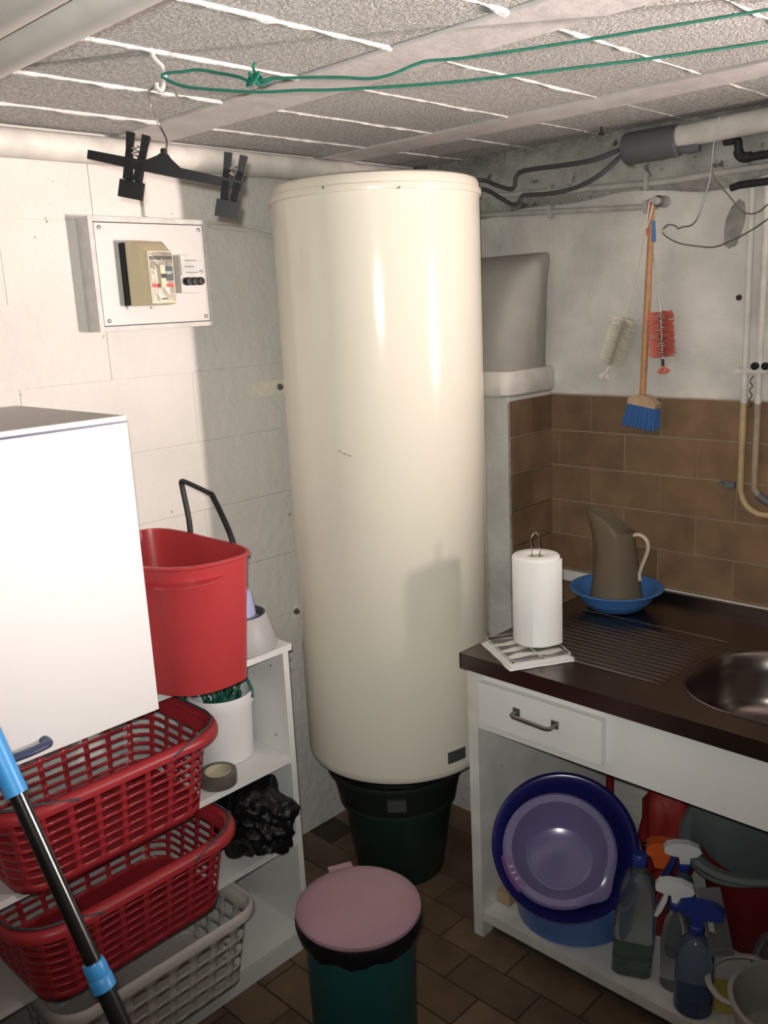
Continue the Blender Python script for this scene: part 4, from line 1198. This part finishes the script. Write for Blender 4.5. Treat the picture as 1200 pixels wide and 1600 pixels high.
# ------------------------------------------------------------------ mop handle
A = P(10, 1205, d=1.46); B = P(187, 1596, d=1.56)
dv = (B - A).normalized()
low = A + dv * (-A.z / dv.z)
mp = thing('mop', 'dark metal mop handle with bright blue grip and collar leaning in front of the baskets', 'mop', (low.x, low.y, 0))
top_ = A - dv * .55
part('tube', tube(BM(), [low + Vector((0, 0, .01)), A], .0120, 16), mat('dark_chrome', (.16, .16, .165), .22, 1.0), mp)
def on_pole(p): return A + dv * (p - A).dot(dv)
part('lower_tube', tube(BM(), [low + Vector((0, 0, .0)), on_pole(P(160, 1535, d=1.545))], .0138, 16), mat('dark_steel_tube', (.06, .06, .065), .3, .8), mp)
def on_pole(p): return A + dv * (p - A).dot(dv)
g0 = on_pole(P(24, 1240, d=1.47))
part('grip', tube(BM(), [g0, g0 - dv * .02, top_], .0165, 16, rs=[.0172, .0165, .0165]), m_bluegrip, mp)
k0, k1 = on_pole(P(143, 1500, d=1.535)), on_pole(P(162, 1543, d=1.545))
kl = k1 - k0
part('collar', tube(BM(), [k0, k0 + kl * .12, k0 + kl * .5, k0 + kl * .54, k0 + kl * .58, k1], .017, 16, rs=[.0155, .017, .0172, .0165, .0178, .0178]), m_bluegrip, mp)

# ------------------------------------------------------------------ pedal bin and tubs on the floor
bn = Vector((-1.270, 1.152, 0))
pbn = thing('pedal_bin', 'dark teal pedal bin with dusty pink lid in the middle of the floor', 'bin', bn)
part('body', lathe(BM(), [(.0, .004), (.108, .004), (.110, .0), (.113, .02), (.121, .455), (.124, .470), (.120, .470), (.116, .455), (.110, .03), (.0, .03)], (0, 0, 0), 64), m_teal, pbn, local=True)
q = BM(); rings = []
for k in range(49):
    a = 2 * PI * k / 48
    w_ = .010 * noise.noise((math.cos(a) * 2.5, math.sin(a) * 2.5, 3)); h_ = .012 * noise.noise((math.cos(a) * 4, math.sin(a) * 4, 8))
    rings.append([(math.cos(a) * r_, math.sin(a) * r_, z) for r_, z in ((.119, .474), (.134 + w_, .480), (.139 + w_, .466), (.131 + w_, .440 + h_), (.1255, .437 + h_), (.1255, .466))])
loft(q, rings, True, False, False); bmesh.ops.remove_doubles(q, verts=q.verts, dist=1e-5)
part('liner', q, m_bag, pbn, local=True, smooth=60)
lid = part('lid', lathe(BM(), [(.125, .480), (.134, .482), (.137, .487), (.136, .494), (.128, .501), (.10, .507), (.05, .511), (.0, .512)], (0, 0, 0), 72), m_pink, pbn, local=True)
ha3 = math.atan2(P(525, 1340, z=.5).y - bn.y, P(525, 1340, z=.5).x - bn.x)
part('hinge_tab', box(.115, .150, -.028, .028, .478, .498, Matrix.Rotation(ha3, 4, 'Z')), m_pink, pbn, local=True, bevel=.003)
part('pedal', box(.10, .155, -.03, .03, .010, .020, Matrix.Rotation(ha3 + PI, 4, 'Z')), m_black, pbn, local=True, bevel=.003)

tc = Vector((-1.815, 1.845, 0))
tl_ = thing('green_tub', 'dark green plastic tub on the floor under the water heater', 'tub', tc)
part('tub', lathe(BM(), [(0, 0), (.135, 0), (.140, .006), (.172, .250), (.184, .252), (.186, .262), (.184, .268), (.170, .268), (.167, .250), (.136, .010), (0, .008)], (0, 0, 0), 64), m_dkgreen, tl_, local=True)
tu = thing('black_tub', 'black plastic tub nested in the dark green tub, below the heater', 'tub', tc + Vector((0, 0, .17)))
part('tub', lathe(BM(), [(0, 0), (.140, 0), (.146, .006), (.163, .095), (.186, .100), (.206, .190), (.218, .192), (.219, .202), (.214, .206), (.203, .204), (.182, .106), (.158, .096), (.140, .012), (0, .008)], (0, 0, 0), 64), m_blacktub, tu, local=True)
q = BM()
a0_ = math.atan2(-tc.y, -tc.x) - .02
hp2 = []
for k in range(9):
    a = a0_ + R(-9 + 18 * k / 8); hp2.append(Vector((.196 * math.cos(a), .196 * math.sin(a), .130)))
part('handle_lug', box(.192, .212, -.028, .028, .135, .170, Matrix.Rotation(a0_, 4, 'Z')), m_dkgrey, tu, local=True, bevel=.004)

# ------------------------------------------------------------------ under the sink
ZS = .0825
bs = Vector((-1.203, 1.905, ZS))
bsn = thing('blue_basin', 'mid blue round basin standing on the cabinet floor', 'basin', bs)
part('basin', lathe(BM(), [(0, 0), (.150, 0), (.158, .005), (.172, .105), (.181, .108), (.182, .114), (.176, .116), (.169, .108), (.154, .010), (0, .007)], (0, 0, 0), 64), m_basinblue, bsn, local=True)
def leaning(px, py, d_, tiltup):
    c = P(px, py, d=d_)
    n_ = (CAM - c).normalized() + Vector((0, 0, tiltup)); n_.normalize()
    return c, frame_to(n_, c)
nc, NM = leaning(882, 1320, 2.52, .30)
nv = thing('navy_bowl', 'large navy plastic bowl leaning on its side inside the blue basin', 'bowl', (nc.x, nc.y, ZS + .01))
part('bowl', lathe(BM(), [(0, -.105), (.10, -.105), (.125, -.095), (.168, -.012), (.178, -.004), (.190, .0), (.196, -.004), (.196, .004), (.186, .010), (.172, .006), (.160, -.010), (.118, -.088), (.098, -.097), (0, -.097)], (0, 0, 0), 64, NM @ Matrix.Scale(.955, 4)), m_navy, nv)
lc, LM = leaning(874, 1328, 2.455, .34)
LM = LM @ Matrix.Scale(.90, 4)
lv = thing('lavender_bowl', 'lavender mixing bowl with pouring lip set inside the navy bowl', 'bowl', (lc.x, lc.y, ZS + .02))
prof = [(0, -.095), (.085, -.095), (.098, -.088), (.128, -.012), (.134, .0), (.150, .004), (.155, .000), (.157, .005), (.150, .011), (.132, .008), (.122, -.010), (.092, -.082), (.082, -.088), (0, -.088)]
q = BM(); rings = []
for r_, z in prof:
    ring = []
    for i in range(72):
        a = 2 * PI * i / 72
        da = (a - R(318) + PI) % (2 * PI) - PI
        k_ = math.exp(-(da / .22) ** 2) * max(0, (r_ - .11) / .045)
        dg_ = (a - R(208) + PI) % (2 * PI) - PI
        rr_ = r_ + .016 * k_
        p_ = Vector((rr_ * math.cos(a), rr_ * math.sin(a), z - .012 * k_))
        ring.append(LM @ p_)
    rings.append(ring)
loft(q, rings)
part('bowl', q, m_lav, lv, smooth=50)
q = BM(); rows = []
for k in range(9):
    a = R(190 + 38 * k / 8)
    rows.append([LM @ Vector((r_ * math.cos(a), r_ * math.sin(a), z)) for r_, z in ((.132, .009), (.152, .0125), (.160, .006), (.163, .004), (.153, .0145), (.132, .0115))])
gp = part('grip_pad', loft(q, rows), m_purple, lv)
for k in range(3):
    a = R(203 + 7 * k)
    part('grip_mark', tube(BM(), [LM @ Vector((.138 * math.cos(a), .138 * math.sin(a), .0135)), LM @ Vector((.149 * math.cos(a), .149 * math.sin(a), .0145))], .0013, 6), m_pail, gp)
wbk = P(775, 1402, z=ZS)
solo('wood_block', box(-1.386, -1.345, 1.795, 1.86, ZS + .0005, ZS + .04), m_woodb, 'small brown wooden block between the cabinet side and blue basin', 'block', base=(-1.365, 1.83, ZS), bevel=.002)
solo('red_pipe', tube(BM(), [(-1.345, 2.34, ZS + .001), (-1.345, 2.34, .80)], .013, 12), m_dkred, 'thin dull red pipe standing at the back of the sink cabinet', 'pipe', base=(-1.345, 2.34, ZS))

def sqbottle(t, w_, h_, prof, m, M, name='bottle', r_=.018):
    rings = []
    for f, z in prof:
        rings.append([M @ Vector((x, y, z)) for x, y in rrect(w_ * f, h_ * f, max(.004, r_ * f + (1 - f) * .012), 5)])
    return part(name, loft(BM(), rings), m, t, local=True, smooth=50)
# clear bottle with pale green liquid
gb_ = Vector((-.976, 1.812, ZS + .0034))
gt_ = thing('clear_bottle', 'square clear bottle with navy cap and pale green liquid, beside the blue basin', 'bottle', gb_, R(28))
TB = Matrix.Rotation(R(3), 4, 'Y')
sqbottle(gt_, .098, .098, [(.92, 0), (1, .006), (1, .05), (.97, .10), (1, .15), (.98, .20), (.80, .24), (.55, .265), (.34, .278), (.34, .292)], m_clear, TB)
sqbottle(gt_, .090, .090, [(.92, .004), (1, .009), (1, .048)], m_cleargreen, TB, 'liquid')
part('cap', lathe(BM(), [(.018, .292), (.019, .294), (.019, .318), (.016, .322), (0, .3225)], (0, 0, 0), 24, TB), m_sprayblue, gt_, local=True)
part('label_sheet', box(.0492, .0500, -.035, .035, .07, .19, TB), m_labelpaper, gt_, local=True, bevel=.0004)

def spray(lab, loc, rz, hb, rw, mb, mlbl, mneck, mhead, mtrig, lean=0, headscale=1.0, liquid=None):
    t = thing('spray_bottle', lab, 'spray bottle', loc, rz)
    ML = Matrix.Rotation(lean, 4, 'Y')
    part('bottle', lathe(BM(), [(rw * .86, 0), (rw, .005), (rw, hb * .55), (rw * .96, hb * .7), (rw * .72, hb * .88), (.014, hb * .97), (.0135, hb)], (0, 0, 0), 36, ML), mb, t, local=True)
    if liquid: part('liquid', lathe(BM(), [(rw * .8, .003), (rw * .94, .007), (rw * .94, hb * .22)], (0, 0, 0), 32, ML), liquid, t, local=True)
    if mlbl: part('label_sheet', box(-rw * 1.01, -rw * .985, -rw * .45, rw * .45, hb * .12, hb * .40, ML), mlbl, t, local=True)
    part('collar', lathe(BM(), [(.016, hb), (.0175, hb + .002), (.0175, hb + .018), (.014, hb + .021)], (0, 0, 0), 20, ML), mneck, t, local=True)
    s_ = headscale
    # head profile in the local x/z plane: nozzle towards -x, tail towards +x
    out = [(-.052, .038), (-.050, .026), (-.030, .020), (-.014, .018), (-.012, .0), (.012, .0), (.013, .018), (.030, .022), (.040, .034), (.034, .046), (.008, .056), (-.024, .056), (-.044, .050)]
    MH = ML @ Matrix.Translation((0, .011, hb + .021)) @ Matrix.Rotation(R(90), 4, 'X')
    part('spray_head', prism(BM(), [(x * s_, y * s_) for x, y in out], .022, MH), mhead, t, local=True, bevel=.005)
    tr_ = [(-.020, .020), (-.030, .019), (-.034, .002), (-.046, -.030), (-.052, -.048), (-.044, -.050), (-.034, -.032), (-.024, -.004)]
    MT = ML @ Matrix.Translation((0, .007, hb + .021)) @ Matrix.Rotation(R(90), 4, 'X')
    part('trigger', prism(BM(), [(x * s_, y * s_) for x, y in tr_], .014, MT), mtrig, t, local=True, bevel=.003)
    return t
spray('clear spray bottle with white head and navy collar, standing between two other bottles', (-.866, 1.820, ZS + .0012), R(25), .215, .034, m_clear, m_pail, m_sprayblue, m_spraywhite, m_spraywhite, R(1))
spray('bluish clear spray bottle with large navy trigger, nearest the cabinet edge', (-.798, 1.783, ZS + .0012), R(200), .205, .045, m_clearblue, m_labelpaper, m_sprayblue, m_sprayblue, m_spraywhite, R(-1), 1.15, mat('blue_liquid', (.03, .07, .16), .2))
spray('spray bottle with white nozzle and navy back, behind the other sprays', (-.915, 1.945, ZS + .0012), R(35), .235, .034, m_clearblue, None, m_sprayblue, m_spraywhite, m_sprayblue, R(2))
og = Vector((-.985, 1.985, ZS + .0012))
ot = thing('orange_bottle', 'red bottle with glossy orange spray top, between navy bowl and red bucket', 'bottle', og, R(30))
part('bottle', lathe(BM(), [(.032, 0), (.036, .004), (.036, .13), (.030, .165), (.016, .185), (.016, .20)], (0, 0, 0), 32), m_dkred, ot, local=True)
out = [(-.040, .060), (-.042, .040), (-.028, .030), (-.018, .0), (.018, .0), (.024, .03), (.036, .046), (.030, .066), (.0, .074), (-.028, .070)]
part('spray_head', prism(BM(), out, .036, Matrix.Translation((0, .018, .195)) @ Matrix.Rotation(R(90), 4, 'X')), m_orange, ot, local=True, bevel=.008, bseg=3)
part('nozzle', lathe(BM(), [(.008, 0), (.008, .010), (.004, .012)], (-.038, 0, .247), 12, Matrix.Rotation(R(-90), 4, 'Y')), m_black, ot, local=True)
# dark red bucket and grey tub
rbk = Vector((-.775, 2.165, ZS + .0012))
rbt = thing('dark_red_bucket', 'dark red bucket at the back under the sink, behind the sprays', 'bucket', rbk)
part('bucket', lathe(BM(), [(0, 0), (.135, 0), (.140, .005), (.172, .235), (.180, .238), (.181, .247), (.172, .248), (.168, .236), (.136, .010), (0, .007)], (0, 0, 0), 56), m_dkred, rbt, local=True)
gtb = P(1130, 1300, d=2.62)
gc_ = Vector((-.775, 2.13, .405))
GM = frame_to(Vector((-.22, -.26, 1)), gc_)
gtt = thing('grey_tub', 'grey-green plastic tub tipped forward on top of the dark red bucket', 'tub', gc_ - Vector((0, 0, .08)))
part('tub', lathe(BM(), [(0, -.075), (.135, -.075), (.150, -.068), (.190, .0), (.205, .004), (.216, .002), (.218, .010), (.206, .015), (.188, .010), (.148, -.058), (.132, -.066), (0, -.066)], (0, 0, 0), 56, GM), m_tubgrey, gtt)
q = BM()
hpts = [GM @ Vector((.21 * math.cos(R(a)), .21 * math.sin(R(a)), .012 - .035 * math.sin(R((a - 185) / 150 * 180)))) for a in range(185, 336, 6)]
part('rim_handle', tube(q, hpts, .006, 8), m_tubgrey, gtt)
# red cloth bag beside the bucket
q = BM(); bmesh.ops.create_icosphere(q, subdivisions=4, radius=1.0)
rc = Vector((-1.065, 2.20, ZS + .002))
for v in q.verts:
    d_ = v.co.normalized(); s_ = 1 + .28 * noise.noise(d_ * 1.9 + Vector((4, 4, 1))) + .1 * noise.noise(d_ * 6)
    v.co = rc + Vector((d_.x * .075 * s_, d_.y * .10 * s_, max(0, .165 + d_.z * .165 * s_)))
solo('red_bag', q, mat('red_cloth', (.30, .02, .018), .6), 'crumpled red bag standing behind the orange bottle', 'bag', base=rc, smooth=60)
# blister card and clear bottle
cdp = P(1118, 1440, d=2.42)
cdM = frame_to((CAM - cdp).normalized() + Vector((0, 0, -.3)), cdp) @ Matrix.Rotation(R(14), 4, 'Z')
cd = thing('blister_card', 'narrow clear plastic pack leaning behind the navy trigger spray', 'packet', (cdp.x, cdp.y, ZS))
part('card', box(-.026, .026, -.075, .075, -.003, 0, cdM), mat('grey_card', (.10, .10, .10), .4), cd, bevel=.001)
part('blister', box(-.020, .020, -.060, .035, 0, .008, cdM), m_clear, cd, bevel=.003)
cbv = Vector((-.70, 1.955, ZS + .0012))
cb_ = thing('clear_flask', 'clear plastic bottle leaning at the right, in front of the dark red bucket', 'bottle', cbv)
part('bottle', lathe(BM(), [(.034, 0), (.038, .005), (.038, .11), (.030, .14), (.014, .16), (.014, .175)], (0, 0, 0), 32, Matrix.Rotation(R(9), 4, 'Y')), m_clear, cb_, local=True)
part('cap', lathe(BM(), [(.016, .175), (.016, .195), (.013, .198)], (0, 0, 0), 20, Matrix.Rotation(R(9), 4, 'Y')), m_spraywhite, cb_, local=True)
# ivory caddy at the lower right corner
cdv = Vector((-.585, 1.805, ZS + .0012))
cy = thing('ivory_caddy', 'ivory plastic pail with an open side grip in the lower right corner', 'pail', cdv)
HC = .118
part('pail', lathe(BM(), [(0, 0), (.100, 0), (.106, .005), (.122, HC - .004), (.130, HC - .002), (.130, HC + .004), (.119, HC + .004), (.118, HC - .006), (.101, .010), (0, .007)], (0, 0, 0), 56), m_caddy, cy, local=True)
ga = math.atan2(P(1115, 1510, z=.2).y - cdv.y, P(1115, 1510, z=.2).x - cdv.x)
gpts = []
for a, r_ in ((-42, .128), (-36, .148), (-20, .170), (-6, .178), (8, .178), (22, .168), (36, .148), (42, .128)):
    aa = ga + R(a); gpts.append(Vector((r_ * math.cos(aa), r_ * math.sin(aa), HC)))
part('side_grip', tube(BM(), gpts, .0075, 8, smooth=4, flat=.7), m_caddy, cy, local=True)
q = BM(); bmesh.ops.create_icosphere(q, subdivisions=4, radius=1.0)
ncv = cdv + Vector((.03, .0, .0085))
for v in q.verts:
    d_ = v.co.normalized(); s_ = 1 + .25 * noise.noise(d_ * 2.2)
    v.co = ncv + Vector((d_.x * .06 * s_, d_.y * .06 * s_, max(0, .045 + d_.z * .045 * s_)))
solo('navy_cloth', q, m_navycloth, 'balled navy cloth inside the ivory pail', 'cloth', base=ncv, smooth=60)
spg = P(1128, 1525, z=ZS + .02)
spM = Matrix.Translation((-.752, 1.845, ZS + .016)) @ Matrix.Rotation(R(30), 4, 'Z')
solo('yellow_sponge', box(-.024, .028, -.04, .04, -.014, .014, spM), m_yellow, 'yellow sponge seen through the grip of the ivory pail', 'sponge', base=(-.752, 1.845, ZS), bevel=.004)

# ------------------------------------------------------------------ the wall lamp over the sink (out of frame)
la = Vector((LAMP.x + .07, LAMP.y + .05, LAMP.z))
lt = thing('wall_lamp', 'upright tube lamp on the sink wall to the right of the pipes', 'lamp', (la.x, YR, LAMP.z))
axl = Vector((-1, -0.72, 0)).normalized()
LMt = Matrix.Translation(LAMP - axl * .035) @ Matrix.Rotation(math.atan2(axl.y, axl.x), 4, 'Z')
part('housing', box(-.03, 0, -.06, .06, -.28, .28, LMt), m_pail, lt, bevel=.005)
part('tube', tube(BM(), [LMt @ Vector((.014, 0, -.25)), LMt @ Vector((.014, 0, .25))], .012, 14), m_glow, lt)
part('arm', cyl(BM(), LMt @ Vector((-.028, 0, 0)), Vector((la.x + .02, YR, LAMP.z)), .012), m_pail, lt)
